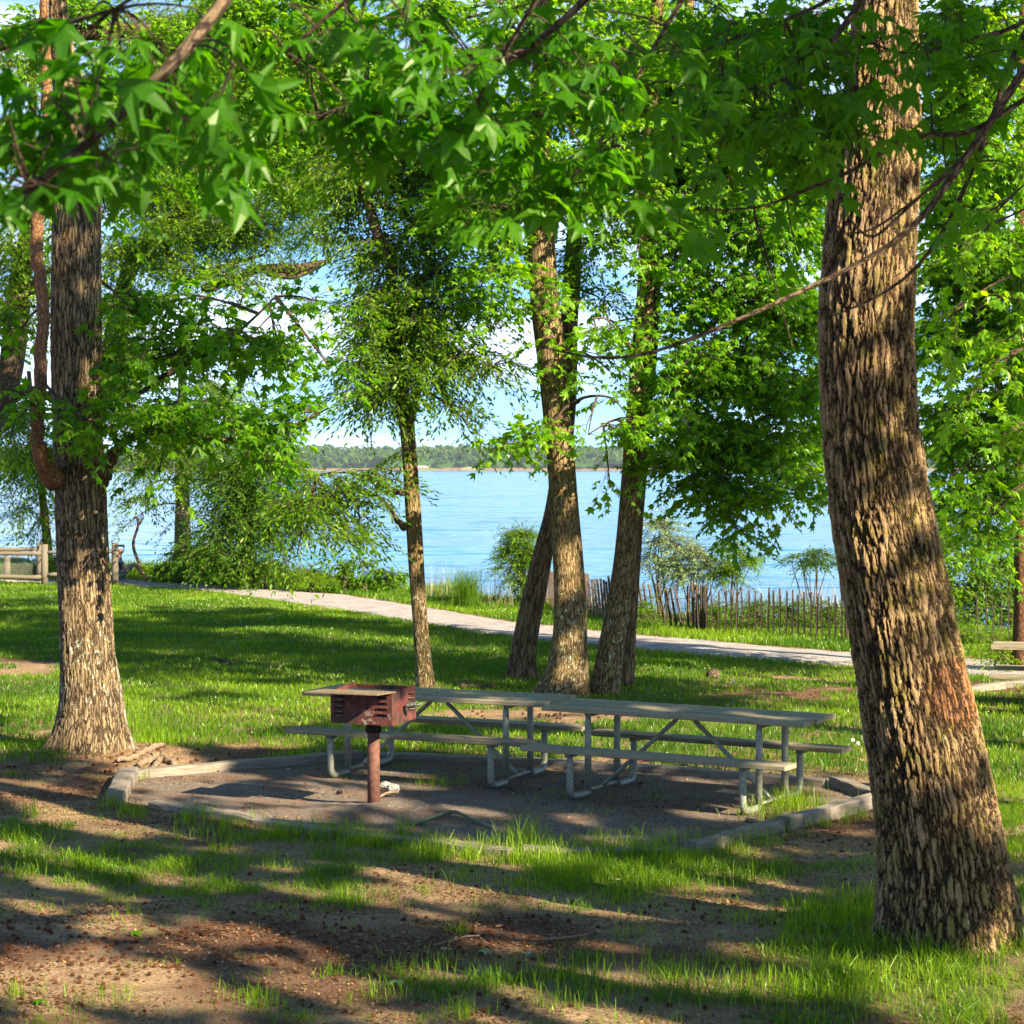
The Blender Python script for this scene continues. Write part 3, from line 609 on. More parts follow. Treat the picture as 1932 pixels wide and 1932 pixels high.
# ------------------------------------------------------------------ 1 big leaning tree at the right
tR = thing('sweetgum_tree', 'massive furrowed trunk leaning left at the right, a rust red patch on its bark', 'tree', (RT[0], RT[1], 0))
cR = tree_trunk(tR, [(1815, 1640, 1936), (1755, 1650, 1922), (1688, 1657, 1911), (1588, 1657, 1893), (1488, 1646, 1873), (1388, 1632, 1851), (1288, 1617, 1826), (1211, 1606, 1808), (1111, 1590, 1790), (977, 1568, 1761),
     (811, 1551, 1731), (644, 1545, 1721), (600, 1545, 1722), (500, 1550, 1725), (400, 1563, 1731), (300, 1573, 1737), (200, 1590, 1736), (100, 1604, 1733), (0, 1612, 1730), (-150, 1625, 1728)], RT[1], BARK_R, 280, 1000,
     top=[(2.35, 12.6, 7.6, .13), (2.6, 12.9, 10.0, .09), (2.7, 13.0, 12, .04)], flare=.10, seed=4, rough=.012, flare_h=.25, buttress=4)
up = cR[cR[:, 2] > 5.8]
crown(tR, [up], [(3.4, 10.5, 8.6, 2.2, 2.2, 1.1, 130), (5.2, 8.5, 9.2, 2.2, 2.2, 1.2, 120), (1.8, 12.5, 9.4, 2.4, 2.4, 1.3, 120), (4.0, 13.5, 10.6, 2.4, 2.6, 1.4, 110)], 'SH', LEAF_S, BARK_DK, world=True, rbr=.06, mult=2.0)

YS = LT[1] / 17.7
# ------------------------------------------------------------------ 2 tree at the left, with its wavy second stem
tL = thing('sweetgum_tree', 'thick upright trunk at the left, lichen on its base, wavy brown stem beside it', 'tree', (LT[0], LT[1], 0))
cL = tree_trunk(tL, [(1440, 92, 240), (1421, 97, 239), (1388, 106, 237), (1355, 112, 231), (1277, 115, 218), (1177, 113, 212), (1077, 109, 207), (977, 106, 202), (894, 103, 199), (811, 101, 193), (744, 98, 192), (644, 95, 192), (500, 97, 190), (400, 99, 190), (333, 101, 190),
     (290, 116, 189), (240, 118, 184), (200, 104, 172), (133, 96, 146), (0, 92, 122), (-120, 92, 118)], LT[1], BARK_L, 150, 620,
     top=[(-5.1, 20.7, 9.6, .09), (-5.0, 20.4, 11, .05)], flare=.34, seed=8, rough=.02)
lL = [cL[cL[:, 2] > 2.4]]
lL.append(limb(tL, [(103, 905, 17.5, .10), (88, 885, 17.35, .075), (70, 845, 17.2, .06), (68, 800, 17.2, .056), (76, 740, 17.2, .054), (75, 680, 17.2, .052), (82, 620, 17.2, .051), (84, 560, 17.2, .050), (68, 500, 17.2, .052), (70, 420, 17.2, .050), (80, 330, 17.2, .045), (88, 240, 17.2, .042), (87, 120, 17.2, .04), (82, 0, 17.2, .036), (80, -120, 17.2, .03)], BARK_VINE, 16, n=90))
lL.append(limb(tL, [(180, 910, 17.7, .09), (200, 880, 17.6, .07), (215, 855, 17.5, .05), (235, 830, 17.4, .035), (280, 815, 17.2, .028), (330, 808, 17, .026), (367, 818, 17, .024), (400, 830, 17, .022), (450, 832, 17, .018), (500, 822, 17, .015), (560, 800, 17, .010), (620, 770, 17, .006)], BARK_DK, 10, n=60))
lL.append(limb(tL, [(185, 325, 17.7, .07), (200, 305, 17.6, .05), (230, 290, 17.5, .04), (270, 272, 17.5, .036), (310, 250, 17.5, .03), (360, 215, 17.4, .02)], BARK_DK, 10, n=40))
lL.append(limb(tL, [(190, 690, 17.8, .04), (215, 680, 17.9, .032), (235, 700, 18, .028), (243, 760, 18, .02), (240, 800, 18, .01)], BARK_DK, 8))
lL.append(limb(tL, [(240, 760, 18, .02), (300, 715, 18, .022), (345, 690, 18, .02), (420, 650, 18, .016), (480, 600, 18, .012), (520, 560, 18, .006)], BARK_DK, 8))
mb = MB(); q = resample(np.array([(*W(200, 1190, 21.0), .04), (*W(207, 1240, 21.0), .06), (*W(214, 1290, 21.0), .08), (*W(219, 1340, 21.0), .09), (*W(226, 1390, 20.95), .10), (*W(240, 1432, 20.8), .15)]), 40); tube(mb, q[:, :3], q[:, 3], 18); mb.build('root_flare', BARK_GREY, tL, smooth=True)
crown(tL, lL, [(240, 870 - 70, 60, 40, 17.0, .5, 1.6), (160, 790, 80, 45, 16.9, .3, .75), (75, 770, 50, 30, 17, .5, 1.2), (330, 780, 90, 60, 17, .9, 1.5), (440, 790, 90, 50, 17, .9, 1.4), (560, 780, 80, 32, 17, .8, 1.2), (300, 660, 110, 60, 18, 1.2, 1.4),
     (430, 640, 100, 60, 18, 1.2, 1.25), (530, 660, 90, 50, 18, 1, 1.0), (600, 570, 60, 25, 18, 1, 1.0), (390, 560, 140, 40, 18.5, 1.2, .8), (620, 690, 40, 20, 17.5, .6, .8), (250, 590, 60, 40, 18, .8, 1.0), (500, 870, 70, 22, 17, .7, .7),
     (300, 890, 60, 16, 17, .6, .5), (200, 400, 60, 60, 18.2, .7, .5), (330, 320, 120, 50, 18.5, 1, .7), (40, 620, 50, 60, 18, .8, .6)], 'S', LEAF_S, BARK_DK, tint=.36)
crown(tL, lL, [(-5.2, 20.5, 9.8, 2.4, 2.2, 1.0, 110), (-3.0, 19.3, 9.6, 2.2, 2.0, .9, 100)], 'SH', LEAF_S, BARK_DK, world=True, mult=2.2, name='upper_crown')

YS = 27.2 / 23.3
# ------------------------------------------------------------------ 3 slim tree left of centre
bB = G(802, 1300); tB = thing('cherry_tree', 'slim straight trunk left of the centre trees, forking into fine drooping small leaves', 'tree', (bB[0], bB[1], 0))
cB = tree_trunk(tB, [(1308, 783, 822), (1288, 786, 819), (1177, 779, 807), (1077, 771, 801), (977, 765, 796), (877, 760, 788), (811, 754, 782), (770, 750, 781)], bB[1], BARK_M, 40, 160, flare=.2, seed=3)
lB = [cB[cB[:, 2] > 2]]
lB.append(limb(tB, [(766, 800, 23.3, .09), (760, 755, 23.3, .085), (748, 715, 23.3, .075), (742, 660, 23.3, .07), (740, 560, 23.3, .068), (738, 490, 23.4, .066), (722, 462, 23.4, .064), (708, 430, 23.5, .06), (695, 390, 23.5, .055), (684, 340, 23.6, .05), (676, 260, 23.8, .04), (690, 160, 24, .03), (700, 40, 24, .02)], BARK_DK, 14, n=80))
lB.append(limb(tB, [(772, 800, 23.2, .06), (782, 765, 23.1, .04), (788, 740, 23, .03), (800, 700, 23, .024), (815, 650, 23, .02), (835, 600, 23, .015), (850, 560, 23, .01)], BARK_DK, 8))
lB.append(limb(tB, [(764, 995, 23.2, .05), (750, 985, 23.1, .028), (738, 960, 23, .022), (722, 942, 23, .018), (690, 925, 23, .014), (640, 920, 22.8, .008)], BARK_DK, 8))
lB.append(limb(tB, [(762, 930, 23.2, .04), (735, 925, 23.1, .02), (700, 905, 23, .015), (660, 890, 23, .012), (600, 895, 22.6, .008)], BARK_DK, 8))
lB.append(limb(tB, [(742, 600, 23.3, .04), (790, 540, 23.2, .025), (860, 470, 23, .015)], BARK_DK, 8))
crown(tB, lB, [(740, 640, 80, 90, 23, .9, 1.5), (700, 560, 70, 80, 23.3, 1, 1.2), (800, 600, 90, 80, 23, 1, 1.3), (860, 680, 90, 60, 22.8, 1, 1.1), (930, 690, 80, 35, 22.6, .9, 1.0), (700, 690, 60, 60, 23, .8, 1.3), (690, 760, 50, 35, 23, .7, 1.0), (790, 710, 60, 50, 22.6, .5, 1.2),
     (860, 780, 35, 40, 22.8, .6, .9), (830, 540, 90, 70, 23.3, 1.1, 1.2), (740, 480, 120, 60, 23.8, 1.3, 1.1), (650, 430, 90, 50, 24, 1.3, .45), (820, 440, 100, 60, 24, 1.3, 1.3), (710, 330, 130, 80, 24, 1.4, 1.9), (840, 340, 100, 80, 24, 1.4, 1.6), (700, 240, 100, 60, 24.5, 1.4, 1.6),
     (700, 900, 55, 32, 22.9, .6, 1.5), (640, 930, 60, 38, 22.7, .7, 1.7), (580, 960, 60, 40, 22.6, .7, 1.7), (620, 1000, 70, 30, 22.5, .7, 1.2), (680, 990, 40, 30, 22.8, .5, .8), (600, 900, 60, 20, 22.7, .6, 1.2), (760, 860, 18, 30, 22.9, .2, .6), (900, 820, 30, 25, 22.6, .4, .5), (560, 1050, 50, 20, 22.5, .5, .6), (735, 745, 60, 35, 22.5, .5, 1.3)], 'E', LEAF_E, BARK_DK, tint=.45, mult=.72)

YS = 26.4 / 22.8
# ------------------------------------------------------------------ 4-7 the cluster of four trunks in the middle
bT = G(1062, 1312)
t2 = thing('sweetgum_tree', 'lichen spotted straight trunk in the middle of the centre group, the thickest of the four', 'tree', (bT[0], bT[1], 0))
c2 = tree_trunk(t2, [(1318, 1012, 1113), (1300, 1024, 1110), (1288, 1029, 1109), (1244, 1041, 1108), (1144, 1047, 1106), (1044, 1042, 1099), (944, 1037, 1090), (844, 1030, 1084), (744, 1020, 1072), (644, 1010, 1067), (600, 1002, 1057), (500, 997, 1050), (400, 994, 1043), (300, 992, 1040), (200, 1000, 1042), (100, 1004, 1040), (0, 1010, 1038), (-200, 1015, 1036)], bT[1], BARK_M, 72, 320,
     top=[(.4, 26.4, 12.5, .06), (.45, 26.4, 14, .03)], flare=.42, seed=5)
p = G(985, 1290); t1 = thing('leaning_tree', 'dark twisted trunk leaning right behind the thickest trunk of the centre group', 'tree', (p[0], p[1], 0))
c1 = tree_trunk(t1, [(1292, 957, 1016), (1270, 957, 1008), (1177, 973, 1018), (1111, 989, 1032), (1044, 1005, 1042), (977, 1026, 1054), (930, 1034, 1064), (850, 1044, 1080), (744, 1052, 1089), (644, 1055, 1090), (600, 1058, 1090), (533, 1062, 1097), (467, 1068, 1098), (420, 1070, 1097), (405, 1076, 1090)], p[1] + .2, BARK_V, 40, 200, flare=.35, seed=6, dy=1.0)
p = G(1145, 1308); t3 = thing('sweetgum_tree', 'slanting lichen spotted trunk at the right of the centre group', 'tree', (p[0], p[1], 0))
c3 = tree_trunk(t3, [(1318, 1112, 1166), (1288, 1118, 1168), (1211, 1131, 1180), (1111, 1152, 1196), (1044, 1161, 1203), (977, 1166, 1208), (877, 1174, 1213), (744, 1184, 1221), (644, 1192, 1228), (600, 1198, 1236), (533, 1204, 1242), (433, 1208, 1242), (300, 1211, 1241), (200, 1214, 1242), (100, 1220, 1246), (0, 1230, 1254), (-200, 1238, 1258)], p[1], BARK_M, 56, 280,
     top=[(2.0, 26.6, 12.4, .06), (2.05, 26.6, 14, .03)], flare=.25, seed=9)
p = G(1180, 1300); t4 = thing('sweetgum_tree', 'narrow trunk half hidden directly behind the slanting right hand trunk of the centre group', 'tree', (p[0], p[1], 0))
c4 = tree_trunk(t4, [(1303, 1165, 1196), (1288, 1165, 1196), (1200, 1172, 1199), (1111, 1178, 1206), (977, 1186, 1214), (877, 1196, 1222), (744, 1204, 1232), (644, 1210, 1244), (540, 1214, 1246), (433, 1224, 1250), (317, 1256, 1282), (200, 1275, 1297), (50, 1290, 1308), (-150, 1300, 1314)], p[1] + .15, BARK_V, 36, 200,
     top=[(2.6, 27.3, 12, .04)], flare=.2, seed=10, dy=.2)
l2 = [c2[c2[:, 2] > 3]]
l2.append(limb(t2, [(1000, 480, 22.8, .05), (985, 468, 22.7, .03), (960, 455, 22.6, .02), (940, 450, 22.5, .012)], BARK_DK, 8))
l2.append(limb(t2, [(1085, 760, 22.8, .03), (1100, 750, 22.6, .016), (1130, 745, 22.5, .013), (1160, 752, 22.4, .01), (1180, 780, 22.3, .006)], BARK_DK, 6))
l2.append(limb(t2, [(1030, 820, 22.7, .03), (1010, 825, 22.4, .014), (975, 835, 22.2, .01), (930, 850, 22, .006)], BARK_DK, 6))
crown(t2, l2, [(1045, 800, 26, 22, 22.4, .2, 1.5), (985, 805, 36, 16, 22.2, .35, 1.6), (940, 845, 26, 14, 22, .35, 1.5), (1010, 835, 26, 12, 22.1, .3, 1.2), (1100, 720, 30, 20, 22.4, .3, .8), (1110, 820, 22, 16, 22.3, .3, .8), (1040, 640, 30, 20, 22.4, .2, .5), (1095, 690, 40, 15, 22.4, .4, .7),
     (1050, 560, 60, 30, 22.5, .5, .45), (940, 520, 70, 50, 22.6, .8, 1.1), (920, 430, 70, 60, 22.8, .9, 1.3), (950, 330, 70, 60, 22.8, 1, 1.5), (1080, 330, 80, 70, 22.8, 1, 1.3), (1010, 200, 80, 60, 22.8, 1, 1.1), (1060, 80, 100, 60, 22.8, 1.2, 1.3), (940, 620, 40, 25, 22.6, .5, .6), (1010, 260, 40, 30, 22.3, .3, .9), (930, 240, 60, 50, 23, 1, 1.2), (880, 380, 60, 60, 23, 1, 1.3), (900, 560, 50, 50, 22.8, .7, .8), (1110, 160, 60, 70, 23, 1, 1.0), (960, 100, 50, 60, 23, 1, .8)], 'S', LEAF_S, BARK_DK, tint=.68, mult=1.1)
l3 = [c3[c3[:, 2] > 3]]
l3.append(limb(t3, [(1190, 660, 22.8, .03), (1170, 620, 22.6, .016), (1150, 600, 22.5, .012), (1120, 600, 22.4, .008)], BARK_DK, 6))
l3.append(limb(t3, [(1180, 800, 22.7, .03), (1165, 790, 22.5, .014), (1140, 800, 22.3, .01), (1110, 820, 22.2, .006)], BARK_DK, 6))
crown(t3, l3, [(1190, 790, 34, 24, 22.3, .3, 1.7), (1155, 810, 30, 16, 22.2, .3, 1.4), (1200, 740, 30, 25, 22.5, .3, .7), (1160, 620, 50, 28, 22.4, .5, 1.4), (1130, 650, 40, 14, 22.3, .4, .8), (1200, 480, 35, 25, 22.4, .3, 1.3), (1140, 560, 40, 20, 22.5, .4, .7), (1150, 420, 60, 50, 22.8, .7, .7), (1230, 390, 60, 40, 22.6, .6, .8),
     (1160, 300, 80, 60, 22.8, .9, 1.2), (1260, 260, 80, 70, 22.8, 1, 1.2), (1200, 120, 100, 70, 22.8, 1.1, 1.3), (1225, 600, 20, 30, 22.4, .2, .5), (1250, 640, 40, 14, 22.5, .3, .7), (1150, 905, 26, 10, 22.4, .3, .8)], 'S', LEAF_S, BARK_DK, tint=.62)
crown(t3, [c3[c3[:, 2] > 6]], [(1.6, 25.4, 10.7, 3.0, 3.4, 1.1, 190), (4.7, 24.4, 10.9, 3.0, 3.0, 1.1, 130), (-1.6, 26.5, 11.3, 3.2, 3.2, 1.3, 170), (0.7, 23.4, 10.3, 2.6, 2.0, .9, 90)], 'SH', LEAF_S, BARK_DK, world=True, mult=2.2, name='upper_crown')
crown(t1, [c1[c1[:, 2] > 4]], [(1085, 500, 25, 50, 23.6, .3, .9), (1130, 560, 40, 35, 23.8, .5, .6), (1150, 700, 40, 20, 23.8, .6, .4), (1120, 470, 50, 50, 24, .6, .6)], 'E', LEAF_E, BARK_DK, tint=.35)
crown(t4, [c4[c4[:, 2] > 4]], [(1290, 330, 60, 60, 23.6, .7, 1.0), (1300, 180, 80, 70, 23.6, .9, 1.1)], 'S', LEAF_S, BARK_DK, tint=.5)

YS = 1.0
# ------------------------------------------------------------------ 8 broad tree over the shore, behind the big leaning trunk
p = G(1655, 1235); t8 = thing('maple_tree', 'broad dark green tree hanging low over the water, stem behind the big trunk', 'tree', (p[0], p[1], 0))
c8 = tree_trunk(t8, [(1235, 1640, 1676), (1000, 1644, 1672), (800, 1640, 1666), (500, 1640, 1662), (200, 1645, 1660), (0, 1645, 1658)], 27.5, BARK_DK, 20, 80, seed=12)
l8 = [c8[c8[:, 2] > 3]]
l8.append(limb(t8, [(1655, 640, 27.5, .09), (1600, 600, 27.2, .06), (1540, 570, 27, .05), (1470, 590, 26.8, .035), (1400, 640, 26.6, .02), (1340, 700, 26.4, .01)], BARK_DK, 8, n=30))
l8.append(limb(t8, [(1655, 740, 27.5, .08), (1600, 760, 27.2, .05), (1540, 740, 27, .04), (1450, 780, 26.8, .025), (1380, 850, 26.6, .015), (1330, 920, 26.4, .008)], BARK_DK, 8, n=30))
l8.append(limb(t8, [(1655, 860, 27.5, .06), (1600, 885, 27.2, .04), (1530, 890, 27, .028), (1460, 905, 26.8, .018), (1400, 940, 26.6, .01)], BARK_DK, 8, n=30))
l8.append(limb(t8, [(1655, 480, 27.5, .09), (1560, 380, 27.2, .05), (1480, 330, 27, .035), (1400, 300, 26.8, .02), (1320, 300, 26.6, .01)], BARK_DK, 8, n=30))
B8 = [(1300, 430, 70, 80, 26.5, 1.1, 1.2), (1400, 400, 90, 90, 26.8, 1.2, 1.7), (1490, 430, 80, 90, 27, 1.2, 1.9), (1330, 560, 70, 70, 26.6, 1.1, 1.5), (1430, 560, 90, 80, 26.8, 1.2, 2.2), (1520, 600, 60, 80, 27, 1.2, 2.2), (1310, 690, 60, 60, 26.5, 1, 2.0), (1400, 700, 90, 70, 26.8, 1.1, 2.4),
      (1490, 740, 80, 70, 27, 1.1, 2.0), (1290, 800, 45, 60, 26.4, .9, 2.0), (1370, 830, 80, 60, 26.6, 1, 2.4), (1470, 850, 90, 50, 26.8, 1, 1.9), (1280, 880, 40, 30, 26.4, .8, 1.6), (1350, 920, 60, 45, 26.5, .9, 2.0), (1440, 930, 80, 30, 26.7, .9, 1.5), (1530, 920, 50, 32, 26.8, .8, 1.3), (1390, 985, 45, 25, 26.5, .7, 1.3),
      (1560, 950, 25, 25, 26.8, .5, .8), (1260, 740, 25, 60, 26.3, .5, 1.0), (1340, 300, 90, 70, 27, 1.3, 1.3), (1460, 270, 100, 80, 27.2, 1.3, 1.5), (1540, 330, 60, 80, 27.4, 1.2, 1.5), (1400, 150, 140, 90, 27.5, 1.5, 1.7), (1520, 830, 40, 40, 27.2, .6, .8), (1280, 200, 90, 90, 27.5, 1.5, 1.3), (1300, 60, 120, 70, 27.5, 1.5, 1.5), (1480, 60, 110, 80, 27.5, 1.5, 1.5), (1260, 330, 50, 60, 27, 1, 1.1), (1270, 520, 30, 70, 26.5, .8, .9), (1160, 90, 80, 80, 28, 1.4, .9), (1120, 210, 70, 60, 28, 1.4, .8)]
crown(t8, l8, B8, 'S', LEAF_S, BARK_DK, tint=.40, mult=1.05)

# ------------------------------------------------------------------ 9-10 trees beyond the right edge of the big trunk
p = G(1924, 1270); t9 = thing('oak_tree', 'reddish brown trunk at the far right behind the partly cut off picnic table', 'tree', (p[0], p[1], 0))
c9 = tree_trunk(t9, [(1272, 1906, 1950), (1250, 1912, 1946), (1100, 1914, 1942), (960, 1914, 1940), (800, 1912, 1938), (600, 1912, 1936), (400, 1915, 1937), (200, 1918, 1937), (0, 1920, 1936)], p[1] + .2, BARK_RED, 30, 120, top=[(7.5, 29.5, 11, .05)], seed=14)
l9 = [c9[c9[:, 2] > 3]]
l9.append(limb(t9, [(1918, 800, 29.3, .07), (1895, 765, 29, .05), (1880, 700, 28.6, .04), (1860, 640, 28, .03), (1830, 560, 27.4, .02)], BARK_DK, 8))
crown(t9, l9, [(1780, 640, 60, 70, 28.5, 1.2, 2.0), (1870, 620, 70, 80, 28.5, 1.2, 2.3), (1800, 500, 80, 80, 28.5, 1.3, 1.9), (1900, 480, 70, 80, 28.5, 1.3, 2.0), (1790, 800, 60, 70, 28.5, 1.1, 2.0), (1880, 800, 70, 70, 28.5, 1.2, 2.3), (1800, 930, 60, 40, 28.3, 1, 1.8), (1880, 920, 60, 50, 28.3, 1, 2.2),
      (1790, 360, 70, 80, 28.8, 1.3, 1.9), (1890, 330, 80, 80, 28.8, 1.3, 1.9), (1830, 200, 110, 90, 29, 1.4, 2.0), (1830, 60, 120, 80, 29, 1.4, 2.0), (1770, 1010, 40, 25, 28, .7, .9), (1860, 1010, 60, 35, 28, .7, 1.5), (1910, 720, 40, 50, 28.2, .8, 1.5)], 'S', LEAF_S, BARK_DK, tint=.48, mult=1.1)
crown(t9, [c9[c9[:, 2] > 6]], [(6.8, 28, 10.2, 3.0, 3.0, 1.4, 150), (3.0, 27, 10.8, 3.0, 3.0, 1.4, 150)], 'SH', LEAF_S, BARK_DK, world=True, mult=2.2, name='upper_crown')
t10 = thing('sweetgum_tree', 'young bright green tree filling the gap right of the big leaning trunk', 'tree', (*W(2010, 1500, 17.5)[:2], 0))
c10 = tree_trunk(t10, [(1520, 1995, 2030), (1000, 1985, 2015), (500, 1980, 2005), (0, 1980, 1998)], 17.5, BARK_DK, 20, 60, seed=15, top=[(4.6, 17.5, 8.4, .03)])
crown(t10, [c10[c10[:, 2] > 2]], [(1880, 400, 50, 60, 17.3, .6, .9), (1800, 470, 50, 40, 17, .6, .7), (1900, 560, 50, 50, 17.3, .6, .9), (1830, 720, 55, 40, 17.3, .6, .8), (1890, 850, 50, 40, 17.3, .6, .8), (1820, 880, 40, 22, 17, .6, .7), (1790, 600, 40, 40, 17, .6, .6), (1860, 980, 50, 22, 17.3, .6, .5), (1890, 650, 40, 40, 17.3, .5, .6)], 'S', LEAF_S, BARK_DK, tint=.7, rbr=.009)

# ------------------------------------------------------------------ 11 trees on the bank at the left and far behind
def bank_tree(name, label, u, v, y, rows, bm, blobs, kind='EB', lm=None, tint=.4, limbs=(), seed=20, mult=1.0, **kw):
    p = W(u, v, y); tr = thing(name, label, 'tree', (p[0], p[1], 0)); c = tree_trunk(tr, rows, y, bm, 20, 80, seed=seed, **kw); ls = [c[len(c) // 4:]]
    for q in limbs: ls.append(limb(tr, q, bm, 8, n=30))
    if blobs: crown(tr, ls, blobs, kind, lm or LEAF_E, BARK_DK, tint=tint, mult=mult)
    return tr
bank_tree('willow_oak_tree', 'large leaning vine clad tree on the bank right behind the thick left trunk', 150, 1080, 52,
     [(1085, 112, 156), (900, 140, 180), (760, 165, 205), (640, 195, 232), (560, 212, 244), (500, 228, 256), (430, 290, 310), (380, 350, 366), (330, 400, 412)], BARK_DK,
     [(250, 480, 80, 60, 51, 2, 1.1), (350, 430, 100, 60, 51, 2.4, 1.6), (460, 420, 100, 60, 50, 2.4, 1.3), (560, 350, 80, 60, 50, 2.4, 1.5), (300, 340, 110, 70, 51, 2.6, 1.6), (430, 300, 120, 70, 51, 2.6, 1.7), (260, 220, 90, 70, 52, 2.6, 1.3), (400, 180, 120, 80, 52, 3, 1.6),
      (540, 240, 90, 80, 51, 3, 1.5), (330, 60, 150, 80, 53, 3, 1.4), (500, 90, 120, 80, 53, 3, 1.3), (230, 580, 50, 60, 51, 2, 1.5), (380, 510, 100, 40, 50, 2, .9), (480, 520, 70, 30, 50, 2, .55), (600, 440, 50, 45, 50, 2, .5), (560, 500, 60, 25, 50, 2, .25), (250, 680, 60, 60, 51, 2, 1.2), (640, 130, 90, 70, 52, 2.5, 1.2)], tint=.55, limbs=[[(385, 545, 51, .12), (440, 530, 50.5, .10), (495, 503, 50, .10), (540, 508, 50, .12), (580, 505, 50, .11), (615, 495, 50, .07)], [(500, 505, 50, .09), (520, 520, 50, .08), (560, 522, 50, .07), (600, 505, 50, .04)], [(300, 440, 51, .1), (350, 540, 50.5, .08), (420, 500, 50, .05), (500, 480, 50, .03)]], mult=.9, flare=.15)
bank_tree('birch_snag', 'bare grey upright trunk on the bank, vines at its foot, under the left foliage', 345, 1092, 53,
     [(1100, 326, 366), (1060, 328, 363), (1000, 330, 360), (940, 331, 358), (880, 333, 356), (700, 336, 352), (600, 338, 350)], BARK_GREY,
     [(345, 1050, 26, 40, 52.4, .5, 1.1), (330, 990, 14, 30, 52.4, .4, .6), (330, 830, 90, 60, 52, 1.8, 1.0), (270, 880, 60, 40, 51, 1.6, .9), (260, 940, 50, 30, 51, 1.4, .6), (390, 880, 60, 50, 52, 1.5, 1.2), (240, 990, 30, 14, 51, 1, .35), (220, 760, 60, 60, 52, 1.8, .9), (420, 740, 90, 50, 52, 2, .8)], tint=.3, flare=.1, mult=.62)
bank_tree('vine_stump_tree', 'vine covered dark tree on the bank between the grey bare trunk and the slim cherry', 462, 1085, 50,
     [(1095, 448, 486), (1040, 450, 480), (980, 455, 480), (900, 458, 478), (800, 462, 474)], BARK_RED,
     [(430, 900, 60, 60, 49.4, 1.2, 1.7), (480, 940, 60, 60, 49.4, 1.2, 1.9), (430, 990, 60, 50, 49.2, 1.2, 2.2), (400, 1040, 50, 35, 49, 1, 2.2), (450, 1050, 40, 25, 48.8, .8, 1.6), (520, 880, 60, 50, 49.2, 1.2, 1.4), (540, 960, 50, 50, 49, 1.2, 1.6), (500, 1020, 50, 30, 48.8, 1, 1.4), (480, 820, 80, 40, 49.4, 1.5, 1.2)], tint=.10, seed=21, flare=.1, mult=.62)
bank_tree('locust_tree', 'thin reddish young tree behind the rail fence at the far left', 86, 1060, 55,
     [(1075, 82, 102), (1000, 79, 96), (940, 73, 88), (880, 66, 78), (780, 56, 66), (700, 50, 58)], BARK_RED,
     [(40, 960, 40, 26, 54, 1, .7), (50, 880, 50, 50, 54, 1.2, 1.2), (60, 1000, 40, 10, 54, 1, .6), (90, 860, 40, 50, 54, 1.2, 1.2), (30, 790, 50, 50, 54, 1.4, 1.2), (90, 960, 30, 30, 54, 1, .5)], tint=.3, seed=22, flare=.1)
bank_tree('black_locust_tree', 'heavy dark trunk at the left picture edge with a brown limb curving down', 30, 1030, 40,
     [(1150, -170, -110), (1000, -140, -84), (900, -105, -50), (830, -70, -16), (780, -36, 16), (740, -8, 40), (640, 6, 52), (560, 10, 60), (500, 24, 56), (430, 42, 66), (300, 50, 68), (100, 56, 70)], BARK_DK,
     [(30, 480, 60, 60, 39, 1.6, 1.5), (60, 380, 50, 60, 39, 1.6, 1.3), (20, 260, 60, 70, 39, 1.8, 1.0), (60, 150, 60, 60, 39, 1.8, .8), (-10, 600, 40, 80, 39, 1.6, 1.2), (100, 560, 30, 60, 40, 1.4, .9), (40, 80, 50, 50, 39, 1.8, .5), (20, 840, 40, 30, 39, 1.2, .9)], tint=.55, seed=23, flare=.1,
     limbs=[[(10, 760, 39.6, .14), (30, 742, 39.2, .13), (62, 738, 39, .11), (90, 748, 39, .09), (110, 740, 39, .05)], [(55, 560, 39.6, .06), (70, 520, 39.2, .05), (100, 508, 39, .04)]])
bank_tree('crooked_sapling', 'bare crooked sapling stem leaning over the water left of the grey trunk', 268, 1082, 55,
     [(1085, 264, 271), (1068, 262, 268), (1045, 252, 258), (1028, 247, 253), (1010, 252, 257), (990, 260, 265), (976, 256, 261)], BARK_DK, None, seed=24, flare=.05,
     limbs=[[(262, 990, 55, .035), (272, 975, 55, .02), (264, 962, 55, .01)]])
p = W(-200, 1150, 33); t12 = thing('hackberry_tree', 'yellow green tree whose long limbs reach in from the left across the upper middle', 'tree', (p[0], p[1], 0))
c12 = tree_trunk(t12, [(1180, -230, -180), (800, -220, -178), (400, -210, -172), (0, -200, -168), (-300, -190, -165)], 33, BARK_DK, 20, 60, seed=31)
l12 = [c12[c12[:, 2] > 6]]
l12.append(limb(t12, [(-185, 120, 33, .2), (100, 60, 33, .14), (350, 60, 33, .10), (560, 100, 33, .07), (700, 150, 33, .05), (820, 180, 33, .02)], BARK_DK, 8, n=50))
l12.append(limb(t12, [(-185, -50, 33, .2), (200, -60, 33, .14), (500, -40, 33, .09), (660, 20, 33, .05), (780, 60, 33, .02)], BARK_DK, 8, n=50))
